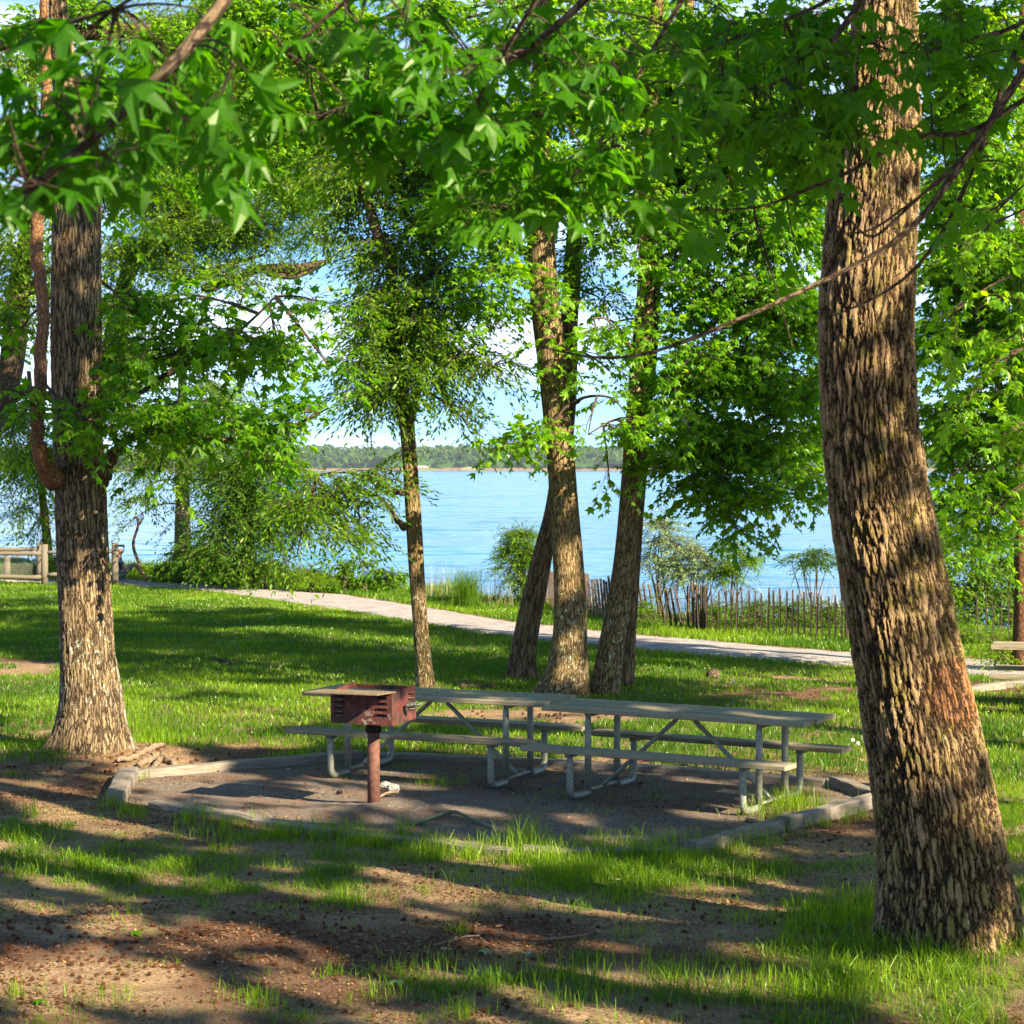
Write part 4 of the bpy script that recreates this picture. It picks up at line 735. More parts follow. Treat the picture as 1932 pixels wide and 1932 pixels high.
crown(t12, l12, [(620, 60, 90, 60, 33, 1.8, 1.6), (700, 120, 90, 60, 33, 1.8, 1.4), (560, 180, 80, 60, 33, 1.8, 1.4), (640, 210, 100, 50, 33, 1.8, 1.4), (800, 60, 60, 50, 33, 1.8, .8), (780, 170, 70, 50, 33, 1.8, .8), (620, 290, 70, 40, 33, 1.8, 1.0), (470, 60, 90, 60, 33, 2, 1.2), (420, 190, 80, 50, 33, 1.8, .8), (300, 90, 100, 60, 33, 2, 1.1), (870, 230, 70, 40, 33, 1.6, .7), (60, 60, 60, 60, 33, 1.6, .9), (230, 190, 60, 60, 33, 1.6, 1.2), (900, 130, 60, 60, 33, 1.6, .6), (520, 300, 80, 50, 33, 1.6, 1.0), (880, 320, 60, 50, 33, 1.6, .9), (430, 0, 90, 40, 33, 1.6, 1.4), (560, -10, 80, 40, 33, 1.6, 1.4), (820, 0, 80, 40, 33, 1.6, 1.2), (920, 40, 50, 40, 33, 1.4, .7), (1000, -10, 60, 40, 33, 1.4, 1.1), (1200, 0, 90, 40, 33, 1.6, 1.2), (150, 20, 80, 50, 33, 1.6, .9), (300, 300, 90, 60, 33, 1.6, .7)], 'S', LEAF_S, BARK_DK, tint=.70, mult=1.25)

# ------------------------------------------------------------------ 12 sweetgums standing outside the frame whose limbs hang into the top of the view
NEARD = .75
def near_leaves(tree, limbs, blobs, size, name, M=7, tint=.35, L_=.34, keep=True):
    """blobs (u, v, ru, rv, y, dy, n)"""
    lb, tb = MB(), MB(); LP = np.concatenate(limbs)
    O, D = [], []
    for u, v, ru, rv, y, dy, n_ in blobs:
        c0 = W(u, v, y)
        for _ in range(max(1, int(n_ * NEARD + .5))):
            a_, r_ = R.random() * 6.283, math.sqrt(R.random()); e = W(u + ru * r_ * math.cos(a_), v + rv * r_ * math.sin(a_), y + R.uniform(-dy, dy))
            at = LP[np.argmin(np.linalg.norm(LP - e, axis=1))]; O.append((at, e))
    for at, e in O:
        sb = bez(at, e, .03, 5); tubes(tb, sb[None], np.linspace(.0042, .0022, 5)[None], 4)
    E_ = np.array([e for _, e in O]); A_ = np.array([a for a, _ in O]); d = nrm(E_ - A_ + R.normal(0, .12, E_.shape)); d[:, 2] = d[:, 2] * .4 - .1
    sprays(lb, tb, E_, d, L_ * R.uniform(.5, 1.0, len(E_)), M, size, STARH, .35, tint, keep, rt=.0024)
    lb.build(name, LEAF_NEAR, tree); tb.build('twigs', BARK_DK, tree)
pN = (3.6, -3.5); tN = thing('sweetgum_tree', 'big leaved near tree, its dark limbs hanging across the upper left and top centre', 'tree', (*pN, 0))
mb = MB(); q = resample(np.array([(pN[0], pN[1], -.3, .40), (3.5, -3.5, 1.5, .34), (3.3, -3.2, 4, .30), (3.0, -2.9, 7, .2), (2.9, -2.8, 10, .1), (2.9, -2.7, 12, .04)]), 60); tube(mb, q[:, :3], q[:, 3], 30); mb.build('trunk', BARK_L, tN, smooth=True); cN = q[:, :3]
def limb_w(tree, head, pts, bmat, n=60, sides=10):
    q = np.array([tuple(h) for h in head] + [(*W(u, v, y), r) for u, v, y, r in pts]); p = resample(q, n, 1)
    mb = MB(); tube(mb, p[:, :3], p[:, 3], sides); mb.build('branch', bmat, tree, smooth=True); return p[:, :3]
lN = [limb_w(tN, [(3.0, -2.9, 5.0, .12), (1.5, -.5, 5.2, .08), (.2, 2.5, 5.0, .05)], [(520, -120, 4.8, 0.0176), (470, -40, 4.7, 0.0165), (443, 0, 4.6, 0.0157), (360, 77, 4.6, 0.0151), (327, 133, 4.6, 0.0143), (247, 213, 4.55, 0.0132), (187, 280, 4.5, 0.0116), (133, 327, 4.5, 0.0099), (67, 370, 4.5, 0.0083), (0, 413, 4.5, 0.0066), (-60, 440, 4.5, 0.0050)], BARK_DK)]
lN.append(limb_w(tN, [(3.0, -2.9, 5.4, .12), (2.2, .5, 5.3, .06), (1.1, 4.5, 4.8, .035)], [(1160, -60, 6.6, 0.0143), (1110, 0, 6.6, 0.0127), (1044, 60, 6.5, 0.0110), (977, 133, 6.5, 0.0099), (900, 190, 6.5, 0.0088), (857, 212, 6.5, 0.0077), (740, 218, 6.4, 0.0066), (655, 228, 6.4, 0.0050), (600, 225, 6.4, 0.0028)], BARK_DK))
lN.append(limb_w(tN, [tuple(cN[35]) + (.06,), (1.6, 2.5, 5.6, .04)], [(1030, -60, 6.3, 0.0088), (1000, 10, 6.3, 0.0077), (960, 80, 6.3, 0.0066), (925, 140, 6.35, 0.0055), (905, 180, 6.4, 0.0044)], BARK_DK))
lN.append(limb_w(tN, [tuple(lN[0][30]) + (.03,)], [(300, 90, 4.7, 0.0066), (230, 40, 4.7, 0.0055), (215, 18, 4.7, 0.0039)], BARK_DK , 20, 8))
lN.append(limb_w(tN, [(1.2, 3.6, 5.2, .03)], [(720, -60, 6.0, 0.0088), (660, 20, 6.0, 0.0077), (600, 70, 6.0, 0.0060), (540, 100, 6.0, 0.0044)], BARK_DK, 30, 8))
lN.append(limb_w(tN, [(1.8, 3.0, 5.4, .03)], [(1320, -60, 7.2, 0.0088), (1250, 60, 7.2, 0.0077), (1180, 180, 7.1, 0.0066), (1120, 320, 7.0, 0.0050), (1060, 385, 7.0, 0.0039), (1010, 410, 7.0, 0.0028)], BARK_DK, 40, 8))
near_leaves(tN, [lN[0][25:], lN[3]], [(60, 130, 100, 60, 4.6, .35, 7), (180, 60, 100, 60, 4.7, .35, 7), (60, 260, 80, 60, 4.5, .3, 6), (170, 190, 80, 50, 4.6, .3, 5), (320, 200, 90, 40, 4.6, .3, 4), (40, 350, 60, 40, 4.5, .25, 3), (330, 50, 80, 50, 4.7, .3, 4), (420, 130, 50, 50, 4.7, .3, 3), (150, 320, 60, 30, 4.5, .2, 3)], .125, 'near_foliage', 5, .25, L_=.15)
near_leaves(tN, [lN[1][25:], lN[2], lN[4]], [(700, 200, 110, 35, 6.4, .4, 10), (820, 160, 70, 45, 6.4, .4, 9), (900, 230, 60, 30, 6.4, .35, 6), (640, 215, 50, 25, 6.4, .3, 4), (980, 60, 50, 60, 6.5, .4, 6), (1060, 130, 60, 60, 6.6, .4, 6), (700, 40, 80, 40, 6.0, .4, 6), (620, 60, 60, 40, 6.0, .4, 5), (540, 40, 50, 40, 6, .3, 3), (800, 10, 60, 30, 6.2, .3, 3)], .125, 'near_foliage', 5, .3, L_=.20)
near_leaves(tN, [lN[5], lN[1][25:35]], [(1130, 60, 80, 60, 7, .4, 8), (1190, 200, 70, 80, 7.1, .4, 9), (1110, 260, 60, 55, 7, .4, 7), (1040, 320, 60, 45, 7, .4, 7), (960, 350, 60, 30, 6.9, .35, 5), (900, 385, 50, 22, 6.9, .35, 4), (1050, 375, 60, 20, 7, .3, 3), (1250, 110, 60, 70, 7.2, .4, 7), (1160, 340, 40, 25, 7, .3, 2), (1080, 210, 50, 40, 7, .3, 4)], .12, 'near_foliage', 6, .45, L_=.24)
crown(tN, [cN[30:]], [(2.4, -2.5, 8.2, 2.6, 2.6, 1.2, 150), (4.8, -3.5, 8.6, 2.6, 2.4, 1.2, 150), (3.8, -6, 8.8, 2.6, 2.4, 1.2, 90), (0.4, -3.5, 7.8, 2.0, 2.2, 1.0, 100), (6.2, -.8, 7.4, 2.2, 2.0, 1.0, 110)], 'SH', LEAF_S, BARK_DK, world=True, rbr=.07, mult=2.0)

pO = (5.2, 7.0); tO = thing('sweetgum_tree', 'near tree beyond the right edge, thin dark branches sweeping across the furrowed trunk', 'tree', (*pO, 0))
mb = MB(); q = resample(np.array([(pO[0], pO[1], -.3, .30), (5.1, 7, 2, .25), (4.9, 7.1, 4.5, .22), (4.7, 7.2, 7, .15), (4.7, 7.3, 10, .06)]), 50); tube(mb, q[:, :3], q[:, 3], 26); mb.build('trunk', BARK_L, tO, smooth=True); cO = q[:, :3]
hO = tuple(cO[28]) + (.05,)
lO = [limb_w(tO, [hO], [(2050, -60, 8.4, .024), (1932, 55, 8.6, .020), (1905, 100, 8.6, .018), (1905, 150, 8.6, .016), (1880, 210, 8.6, .014), (1862, 240, 8.6, .012), (1830, 340, 8.6, .010), (1780, 440, 8.6, .009), (1740, 505, 8.6, .008), (1690, 545, 8.6, .006), (1640, 570, 8.6, .005), (1570, 597, 8.6, .003)], BARK_DK)]
lO.append(limb_w(tO, [hO], [(2050, 20, 8.0, .022), (1940, 110, 8.0, .018), (1880, 220, 8.0, .016), (1845, 260, 8.0, .015), (1800, 330, 8.0, .014), (1750, 400, 8.0, .013), (1720, 440, 8.0, .012), (1665, 470, 8.0, .011), (1620, 500, 8.0, .0105), (1545, 533, 8.0, .010), (1450, 580, 8.0, .009), (1370, 612, 8.0, .008), (1305, 640, 8.0, .0075), (1240, 665, 8.0, .007), (1180, 677, 8.0, .006), (1150, 684, 8.0, .0055), (1080, 668, 8.0, .005), (1010, 652, 8.0, .003)], BARK_DK, 120))
lO.append(limb_w(tO, [tuple(lO[1][45]) + (.012,)], [(1815, 262, 8.05, .010), (1780, 252, 8.1, .010), (1735, 250, 8.1, .010), (1690, 270, 8.1, .009), (1655, 292, 8.1, .009), (1600, 330, 8.1, .008), (1550, 345, 8.1, .007), (1490, 370, 8.1, .006), (1455, 390, 8.1, .005), (1390, 396, 8.1, .004), (1290, 397, 8.1, .002)], BARK_DK, 60, 8))
lO.append(limb_w(tO, [tuple(lO[0][32]) + (.010,)], [(1880, 70, 8.6, .010), (1820, 70, 8.6, .009), (1760, 100, 8.6, .008), (1700, 107, 8.6, .006), (1655, 85, 8.6, .004)], BARK_DK, 40, 8))
lO.append(limb_w(tO, [tuple(lO[1][78]) + (.007,)], [(1640, 460, 8, .006), (1630, 440, 8, .005), (1600, 415, 8, .004), (1592, 395, 8, .002)], BARK_DK, 16, 6))
lO.append(limb_w(tO, [tuple(lO[1][80]) + (.007,)], [(1620, 455, 8, .005), (1590, 440, 8, .002)], BARK_DK, 12, 6))
lO.append(limb_w(tO, [(3.0, 6.8, 5.6, .03)], [(1640, -40, 8.0, .014), (1620, 10, 8.0, .012), (1585, 70, 8.0, .011), (1540, 120, 8.0, .010), (1480, 165, 8.0, .007), (1420, 175, 8.0, .005), (1330, 175, 8, .004)], BARK_DK, 50, 8))
lO.append(limb_w(tO, [tuple(lO[6][20]) + (.009,)], [(1500, 40, 8.2, .008), (1400, 60, 8.2, .006), (1320, 100, 8.2, .004)], BARK_DK, 30, 8))
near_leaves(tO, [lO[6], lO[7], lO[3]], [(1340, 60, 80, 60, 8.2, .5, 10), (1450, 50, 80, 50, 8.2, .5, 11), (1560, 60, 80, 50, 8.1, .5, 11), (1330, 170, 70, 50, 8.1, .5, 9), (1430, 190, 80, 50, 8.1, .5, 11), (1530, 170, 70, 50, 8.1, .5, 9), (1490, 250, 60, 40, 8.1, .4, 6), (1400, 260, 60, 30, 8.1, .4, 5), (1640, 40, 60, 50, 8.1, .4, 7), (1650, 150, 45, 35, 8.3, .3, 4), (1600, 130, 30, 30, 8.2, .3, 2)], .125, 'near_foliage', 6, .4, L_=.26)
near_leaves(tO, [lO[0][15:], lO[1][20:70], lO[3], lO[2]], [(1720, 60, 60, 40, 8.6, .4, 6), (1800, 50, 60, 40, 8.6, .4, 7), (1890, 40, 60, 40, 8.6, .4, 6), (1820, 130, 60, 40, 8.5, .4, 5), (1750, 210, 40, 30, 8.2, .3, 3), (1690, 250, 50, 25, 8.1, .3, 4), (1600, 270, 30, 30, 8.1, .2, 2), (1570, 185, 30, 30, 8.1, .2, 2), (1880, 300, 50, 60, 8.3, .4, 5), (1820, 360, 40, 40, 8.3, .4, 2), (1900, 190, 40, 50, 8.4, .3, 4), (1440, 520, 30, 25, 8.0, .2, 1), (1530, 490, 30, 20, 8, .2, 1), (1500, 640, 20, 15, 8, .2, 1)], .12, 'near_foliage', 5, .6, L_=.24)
crown(tO, [cO[30:]], [(4.6, 6.5, 8.2, 2.0, 2.2, 1.0, 120), (6.8, 6.0, 8.6, 2.4, 2.4, 1.2, 130), (5.4, 9.0, 8.8, 2.4, 2.2, 1.2, 120), (7.0, 3.2, 8.2, 2.2, 2.2, 1.1, 120), (2.8, 5.2, 7.4, 1.6, 2.0, .8, 70), (5.6, 8.2, 8.0, 1.6, 1.8, .8, 90), (7.6, 6.8, 8.4, 1.8, 1.8, 1.0, 90)], 'SH', LEAF_S, BARK_DK, world=True, rbr=.045, mult=2.6)
# two more trees to the right, outside the frame: they shade the clearing
for (x0, y0, lab, bl) in [
    (11.5, 5.0, 'tall full crowned tree right of the clearing, outside the view, nearer the camera', [(9.5, 5.0, 8.2, 2.8, 2.6, 1.4, 190), (12.6, 4.2, 9.2, 2.8, 2.8, 1.5, 180), (11.5, 7.8, 9.6, 2.8, 2.6, 1.5, 180), (9.6, 1.5, 8.6, 2.6, 2.6, 1.4, 170), (13.5, 1.0, 10.2, 2.8, 2.8, 1.4, 120)]),
    (12.5, 14.5, 'tall full crowned tree right of the clearing, outside the view, beside the second picnic site', [(10.5, 13.0, 8.8, 2.8, 2.8, 1.5, 190), (13.5, 12.5, 9.8, 2.8, 2.8, 1.5, 180), (12.0, 16.8, 10.0, 3.0, 2.8, 1.5, 190), (9.2, 17.0, 9.6, 2.8, 2.8, 1.3, 170), (8.6, 10.6, 9.0, 2.2, 2.2, 1.3, 130), (14, 20, 10.5, 3, 3, 1.5, 150)])]:
    tr = thing('sweetgum_tree', lab, 'tree', (x0, y0, 0)); mb = MB(); q = resample(np.array([(x0, y0, -.3, .36), (x0, y0, 2, .3), (x0 - .2, y0 + .1, 5, .25), (x0 - .2, y0, 8, .16), (x0, y0, 11, .05)]), 50)
    tube(mb, q[:, :3], q[:, 3], 20); mb.build('trunk', BARK_L, tr, smooth=True)
    crown(tr, [q[22:, :3]], bl, 'SH', LEAF_S, BARK_DK, world=True, rbr=.045, mult=2.6)
# ------------------------------------------------------------------ timbers round the picnic pad
TB = {}
def timber(a, b, label, w=.13, h=.125, sink=.035):
    a, b = np.array(a), np.array(b); c = (a + b) / 2; mb = MB(); l = np.linalg.norm(b - a); d = (b - a) / l; k = max(4, int(l / .12))
    hy, hz, bv = w / 2, h, .012; o = np.array([(-hy, 0), (hy, 0), (hy, hz - bv), (hy - bv, hz), (-hy + bv, hz), (-hy, hz - bv)]); m = len(o)
    t = np.linspace(0, l, k); nx = np.array([-d[1], d[0]]); V = []; Bc = []
    for i, s in enumerate(t):
        wv = (fbm(np.array([s * 1.7 + a[0]]), np.array([b[1]]), 3, 3)[0] - .5) * .05; wz = (fbm(np.array([s * 2.2 + a[1]]), np.array([b[0]]), 5, 3)[0] - .5) * .03
        for oy, oz in o:
            j = R.normal(0, .003, 2); p = a[:2] + d[:2] * s + nx * (oy + wv + j[0]); V.append((p[0], p[1], oz - sink + (wz + j[1] if oz > 0 else 0))); Bc.append((s, oy + a[0], oz))
    f = [[i * m + j, (i + 1) * m + j, (i + 1) * m + (j + 1) % m, i * m + (j + 1) % m] for i in range(k - 1) for j in range(m)]
    mb.add(V, [np.array(f), np.arange(m)[None, ::-1][:, ::-1], (np.arange(m) + (k - 1) * m)[None]], bco=Bc, tint=R.random() * .6)
    ob = mb.build('landscape_timber', WOOD_TIMBER, loc=(float(c[0]), float(c[1]), 0.0)); return tag(ob, label, 'timber', 'weathered timbers edging the picnic pad')
P_ = [G(u, v) for u, v in PADUV]
timber(P_[0] + [.02, .0, 0], P_[1] - [.04, .01, 0], 'long weathered timber from the left corner to behind the grill')
timber(P_[1] + [.05, .0, 0], P_[2] - [.03, 0, 0], 'edging timber behind the left picnic table', h=.11)
timber(P_[2] + [.05, 0, 0], P_[3] - [.03, 0, 0], 'edging timber behind the right picnic table', h=.11)
timber(P_[3] + [.05, -.02, 0], P_[4] + [.08, 0, 0], 'short timber at the far right corner of the pad, near the big trunk')
timber(P_[4] + [.02, -.08, 0], P_[5] + [.04, .03, 0], 'edging timber running from the big trunk towards the camera, right end', h=.14)
timber(P_[5] - [.01, .02, 0], P_[6] + [.05, .02, 0], 'half buried timber at the front right of the pad, grass along it')
timber(P_[6] - [.04, 0, 0], P_[7] + [.04, 0, 0], 'timber almost buried in grass at the very front of the pad', h=.09)
timber(P_[7] - [.04, 0, 0], P_[8] + [.04, -.02, 0], 'buried front timber just in front of the bent green pole', h=.09)
timber(P_[8] - [.04, -.01, 0], P_[9] + [.2, -.03, 0], 'front left timber running towards the short corner piece', h=.09)
timber(P_[10] + [.02, .0, 0], P_[0] - [.02, .01, 0], 'short thick grey timber at the left corner of the pad', w=.17, h=.15)
def timber2(a, b, label):
    o = timber(a, b, label, h=.13); o['group'] = 'timbers of the second picnic site'
timber2(G(1800, 1316), G(1891, 1300), 'timber right of the big trunk, edging the second picnic site')
timber2(G(1895, 1299), G(1990, 1296), 'second timber at the right picture edge under the cut off table')

# ------------------------------------------------------------------ picnic tables
def picnic_table(loc, rz, label, seed):
    t = thing('picnic_table', label, 'picnic table', loc, 'picnic tables with steel tube frames'); t.rotation_euler = (0, 0, rz); rs = np.random.default_rng(seed)
    Ln = 2.44
    def part(mb, name, m, smooth=False, par=None):
        o = mb.build(name, m, smooth=smooth); o.parent = par or t; return o
    b0 = []
    def bolt(p, par):
        if not b0:
            mb = MB(); tube(mb, [(0, 0, 0), (0, 0, .006)], .012, 8); b0.append(mb.build('bolt', METAL_DK)); o = b0[0]
        else: o = b0[0].copy(); COL.objects.link(o)
        o.location = p; o.parent = par
    for i in range(5):
        mb = MB(); y = -.296 + i * .148; dx = rs.uniform(-.012, .012)
        mb.box((dx, y, .74 + rs.uniform(-.002, .002)), (Ln, .140, .040), bev=.004, tint=rs.random())
        part(mb, 'plank', WOOD_T)
    for s in (-1, 1):
        mb = MB(); mb.box((rs.uniform(-.01, .01), s * .60, .430), (Ln, .245, .040), bev=.005, tint=rs.random()); st = part(mb, 'seat', WOOD_T)
        for x in (-.80, .80):
            for q in (-.06, .06): bolt((x + .02, s * .60 + q, .4495), st)
    for x in (-.80, 0, .80):
        for i in range(5): bolt((x + R.uniform(-.02, .02), -.296 + i * .148, .759), t)
    r_ = .030
    for x in (-.80, .80):
        for s in (-1, 1):
            mb = MB(); pts = [(x, s * .60, .408), (x, s * .60, .34), (x, s * .60, .2), (x, s * .60, .11)]
            pts += [(x, s * (.60 - .09 * (1 - math.cos(a))), .11 - .085 * math.sin(a)) for a in np.linspace(.2, math.pi / 2, 6)] + [(x, s * .42, .024), (x, s * .33, .024), (x, s * .275, .03)]
            rr = [r_ * .62, r_, r_] + [r_] * (len(pts) - 3); tube(mb, pts, rr, 14); tube(mb, [(x, s * .275, .01), (x, s * .272, .35), (x, s * .272, .62), (x, s * .272, .71)], [r_, r_, r_, r_ * .66], 14); part(mb, 'leg', METAL, True)
            mb = MB(); mb.box((x + .03, s * .60, .395), (.05, .20, .028)); part(mb, 'seat_bracket', METAL_DK)
        mb = MB(); mb.box((x + .03, 0, .705), (.05, .68, .028)); part(mb, 'cross_bar', METAL_DK)
        mb = MB(); tube(mb, [(x, -.27, .05), (x, .27, .05)], .016, 8); part(mb, 'foot_bar', METAL, True)
        mb = MB(); sx = 1 if x > 0 else -1; tube(mb, [(sx * .05, 0, .715), (sx * .09, 0, .67), (x * .93, 0, .10), (x, 0, .05)], [.012, .019, .019, .014], 10); part(mb, 'brace', METAL, True)
    return t
picnic_table((-.674, 19.46, .012), math.radians(-24), 'left of the two weathered picnic tables standing end to end, behind the grill', 3)
picnic_table((1.486, 18.10, .012), math.radians(-30.2), 'right of the two weathered picnic tables standing end to end, nearer the big trunk', 4)
picnic_table((6.82, 24.55, .012), math.radians(-16), 'picnic table cut off by the right picture edge, at the second picnic site', 5)

# ------------------------------------------------------------------ charcoal grill on its post
gz = float(pad_z(GP[0], GP[1])) + .05
gr = thing('charcoal_grill', 'rusty red park grill box on a single thick post, in front of the left table', 'grill', (GP[0], GP[1], 0)); GZ = math.radians(-25)
cg, sg = math.cos(GZ), math.sin(GZ)
def gp(mb, name, m, smooth=False, par=None):
    o = mb.build(name, m, smooth=smooth); o.parent = par or gr; o.rotation_euler = (0, 0, GZ) if par is None else (0, 0, 0); return o
mb = MB(); tube(mb, [(0, 0, -.1), (0, 0, .3), (0, 0, .68)], .052, 24); gp(mb, 'post', RUST, True)
mb = MB(); tube(mb, [(0, 0, .62), (0, 0, .70)], [.066, .066], 24); mb.box((0, 0, .690), (.18, .12, .02)); gp(mb, 'swivel_collar', SOOT, True)
bw, bd, bh, z0, th = .56, .42, .26, .705, .006
mb = MB(); mb.box((0, -bd / 2, z0 + bh / 2), (bw, th, bh)); fr = gp(mb, 'front_panel', GRILL)
mb = MB(); mb.box((0, bd / 2 - .001, z0 + bh / 2 + .012), (bw - .002, th, bh + .024)); gp(mb, 'back_panel', GRILL)
for s in (-1, 1):
    mb = MB(); x = s * (bw / 2 + th / 2 + .001); hb, hf = bh + .045, bh + .002
    V = [(x - th / 2, -bd / 2, z0), (x + th / 2, -bd / 2, z0), (x + th / 2, bd / 2, z0 + .02), (x - th / 2, bd / 2, z0 + .02), (x - th / 2, -bd / 2, z0 + hf), (x + th / 2, -bd / 2, z0 + hf), (x + th / 2, bd / 2 - .03, z0 + hb), (x - th / 2, bd / 2 - .03, z0 + hb), (x + th / 2, bd / 2, z0 + hb - .03), (x - th / 2, bd / 2, z0 + hb - .03)]
    mb.add(V, [np.array([[0, 4, 5, 1], [4, 7, 6, 5], [7, 9, 8, 6], [9, 3, 2, 8], [3, 0, 1, 2]]), np.array([[1, 5, 6, 8, 2]]), np.array([[0, 3, 9, 7, 4]])], bco=np.array(V) + [s * 3, 0, 0]); sd = gp(mb, 'side_panel', GRILL)
    for k in range(4):
        y, z = bd / 2 - .095, z0 + .235 - k * .045; mb = MB(); mb.box((x + s * (th / 2 + .001), y, z), (.003, .085, .016)); o = mb.build('vent', SOOT); o.parent = sd
        mb = MB(); mb.box((x + s * (th / 2 + .008), y, z + .012), (.018, .09, .006)); o = mb.build('louver', IRON); o.parent = sd
    if s == 1:
        mb = MB(); tube(mb, [(x, -.02, z0 + .14), (x + .06, -.02, z0 + .145), (x + .17, -.02, z0 + .17)], .007, 8)
        hd = gp(mb, 'crank_handle', METAL_DK, True)
        tt = np.linspace(0, 2 * math.pi * 7, 140); mb = MB(); tube(mb, np.stack([x + .045 + tt / tt[-1] * .085, -.02 + .019 * np.cos(tt), z0 + .146 + .018 * tt / tt[-1] + .019 * np.sin(tt)], 1), .0045, 6); gp(mb, 'coil_grip', METAL_DK, True, hd)
for cx in (-.205, .20):
    for k in range(4):
        z = z0 + .225 - k * .047; mb = MB(); mb.box((cx, -bd / 2 - th / 2 - .001, z), (.09, .003, .018)); o = mb.build('vent', SOOT); o.parent = fr
        mb = MB(); mb.box((cx, -bd / 2 - th / 2 - .007, z + .013), (.10, .014, .006), ax=np.array([[1, 0, 0], [0, .94, -.34], [0, .34, .94]])); o = mb.build('louver', GRILL); o.parent = fr
mb = MB(); mb.box((0, 0, z0 + .012), (bw - .004, bd - .01, .008)); gp(mb, 'fire_box_floor', SOOT)
mb = MB(); mb.box((-.05, -bd / 2 - .10, z0 + bh + .012), (.68, .32, .010), ax=np.array([[1, 0, .012], [0, 1, -.02], [-.012, .02, 1]])); gp(mb, 'hot_plate', IRON)
mb = MB()
for k in range(13): x = -.26 + k * .043; tube(mb, [(x, -.02, z0 + bh - .01), (x, .20, z0 + bh - .01)], .005, 6)
gp(mb, 'grate', METAL_DK, True)
gr.location.z = gz - .03

# bent pole, sticks and stones round the grill
def polyline_thing(name, label, cat, uvs, rs_, m, z=.03, n=30, group=None, zs=None, jit=.15):
    q = np.array([(*G(u, v)[:2], (zs[i] if zs else z), rs_[i] if hasattr(rs_, '__len__') else rs_) for i, (u, v) in enumerate(uvs)])
    q[:, 2] += gh(q[:, 0], q[:, 1]); p = resample(q, n, 1); p[:, :3] += R.normal(0, 1, (n, 3)) * p[:, 3:4] * jit; c = p[0, :3].copy(); mb = MB(); tube(mb, p[:, :3], p[:, 3], 8)
    return tag(mb.build(name, m, smooth=True, loc=tuple(float(x) for x in c)), label, cat, group)
polyline_thing('bent_pole', 'green bent pole lying in two angled halves in front of the grill', 'pole', [(775, 1563), (812, 1553), (852, 1545), (856, 1545), (880, 1553), (928, 1568)], .014, PIPE, z=.03, n=60, zs=[.03, .04, .07, .07, .05, .03], jit=.05)
polyline_thing('fallen_stick', 'short brown stick beside the foot of the grill post', 'stick', [(712, 1520), (722, 1513), (736, 1507), (752, 1508)], [.008, .012, .010, .012], STICK, z=.06, n=16, jit=.08)
polyline_thing('fallen_stick', 'thin pale twig with a fork lying on the bare ground below the sunny streak', 'stick', [(818, 1796), (850, 1790), (880, 1780), (905, 1778)], .005, STICK, n=16)
polyline_thing('fallen_stick', 'long thin brown stick in the foreground, right of the pale twig', 'stick', [(1030, 1785), (1060, 1782), (1090, 1778), (1118, 1770)], [.008, .01, .008, .005], STICK, n=16)
polyline_thing('fallen_stick', 'thick short stick in the dirt near the front right leg of the right table', 'stick', [(1408, 1553), (1420, 1556), (1436, 1562)], [.02, .022, .018], STICK, z=.03, n=14)
polyline_thing('fallen_stick', 'short dark log end on the grass left of the big trunk foot', 'stick', [(1532, 1770), (1548, 1774), (1562, 1784)], [.014, .014, .01], BARK_GREY, n=14)
polyline_thing('fallen_stick', 'dark twig on the lawn between the left tree and the slim tree', 'stick', [(402, 1246), (418, 1250), (440, 1254)], [.02, .03, .02], BARK_DK, n=14)
polyline_thing('fallen_log', 'dark fallen log lying on the grass behind the left table', 'log', [(868, 1301), (900, 1303), (935, 1304)], [.04, .05, .04], BARK_DK, n=20)
polyline_thing('fallen_stick', 'small weathered stick half sunk at the left of the bare ground', 'stick', [(75, 1735), (120, 1745), (170, 1752), (235, 1766)], [.006, .008, .008, .006], BARK_GREY, z=.0, n=20)
polyline_thing('tree_root', 'gnarled brown root clump right of the left tree', 'root', [(262, 1452), (300, 1440), (330, 1448)], [.03, .05, .025], STICK, z=.03, n=24, jit=.3)
polyline_thing('tree_root', 'thin brown root curling between the left tree and the pad timber', 'root', [(222, 1448), (250, 1444), (272, 1436), (290, 1428), (310, 1424)], [.02, .03, .03, .03, .02], STICK, z=.03, n=24, jit=.25)
polyline_thing('tree_root', 'flat root end beside the corner timber', 'root', [(285, 1462), (300, 1446), (308, 1434)], [.02, .035, .025], STICK, z=.03, n=20, jit=.25)
polyline_thing('tree_stump', 'low cut stump on the grass behind the right table', 'stump', [(1346, 1281), (1346, 1279)], [.11, .10], BARK_DK, zs=[-.04, .05], n=6, jit=.0)
def lump(name, label, cat, u, v, r, m, z=.01, group=None):
    p = G(u, v); th_ = np.linspace(0, math.pi, 9); ph_ = np.arange(12) * math.pi / 6; V = []
    for a in th_:
        for b in ph_:
            k = 1 + R.uniform(-.18, .18); V.append((r * k * math.sin(a) * math.cos(b), r * k * math.sin(a) * math.sin(b) * .8, r * k * .62 * math.cos(a)))
    f = [[i * 12 + j, (i + 1) * 12 + j, (i + 1) * 12 + (j + 1) % 12, i * 12 + (j + 1) % 12] for i in range(8) for j in range(12)]
    mb = MB(); mb.add(V, np.array(f)); o = mb.build(name, m); o.location = (p[0], p[1], float(gh(p[0], p[1])) + z + r * .3); return tag(o, label, cat, group)
lump('rock', 'dark charcoal lump left of the grill post', 'rock', 641, 1500, .028, SOOT, .02)
lump('rock', 'grey stone in the dirt mound right of the grill post', 'rock', 727, 1502, .05, STONE, .08)
lump('rock', 'larger grey stone on the mound, second from the grill post', 'rock', 742, 1506, .06, STONE, .07)
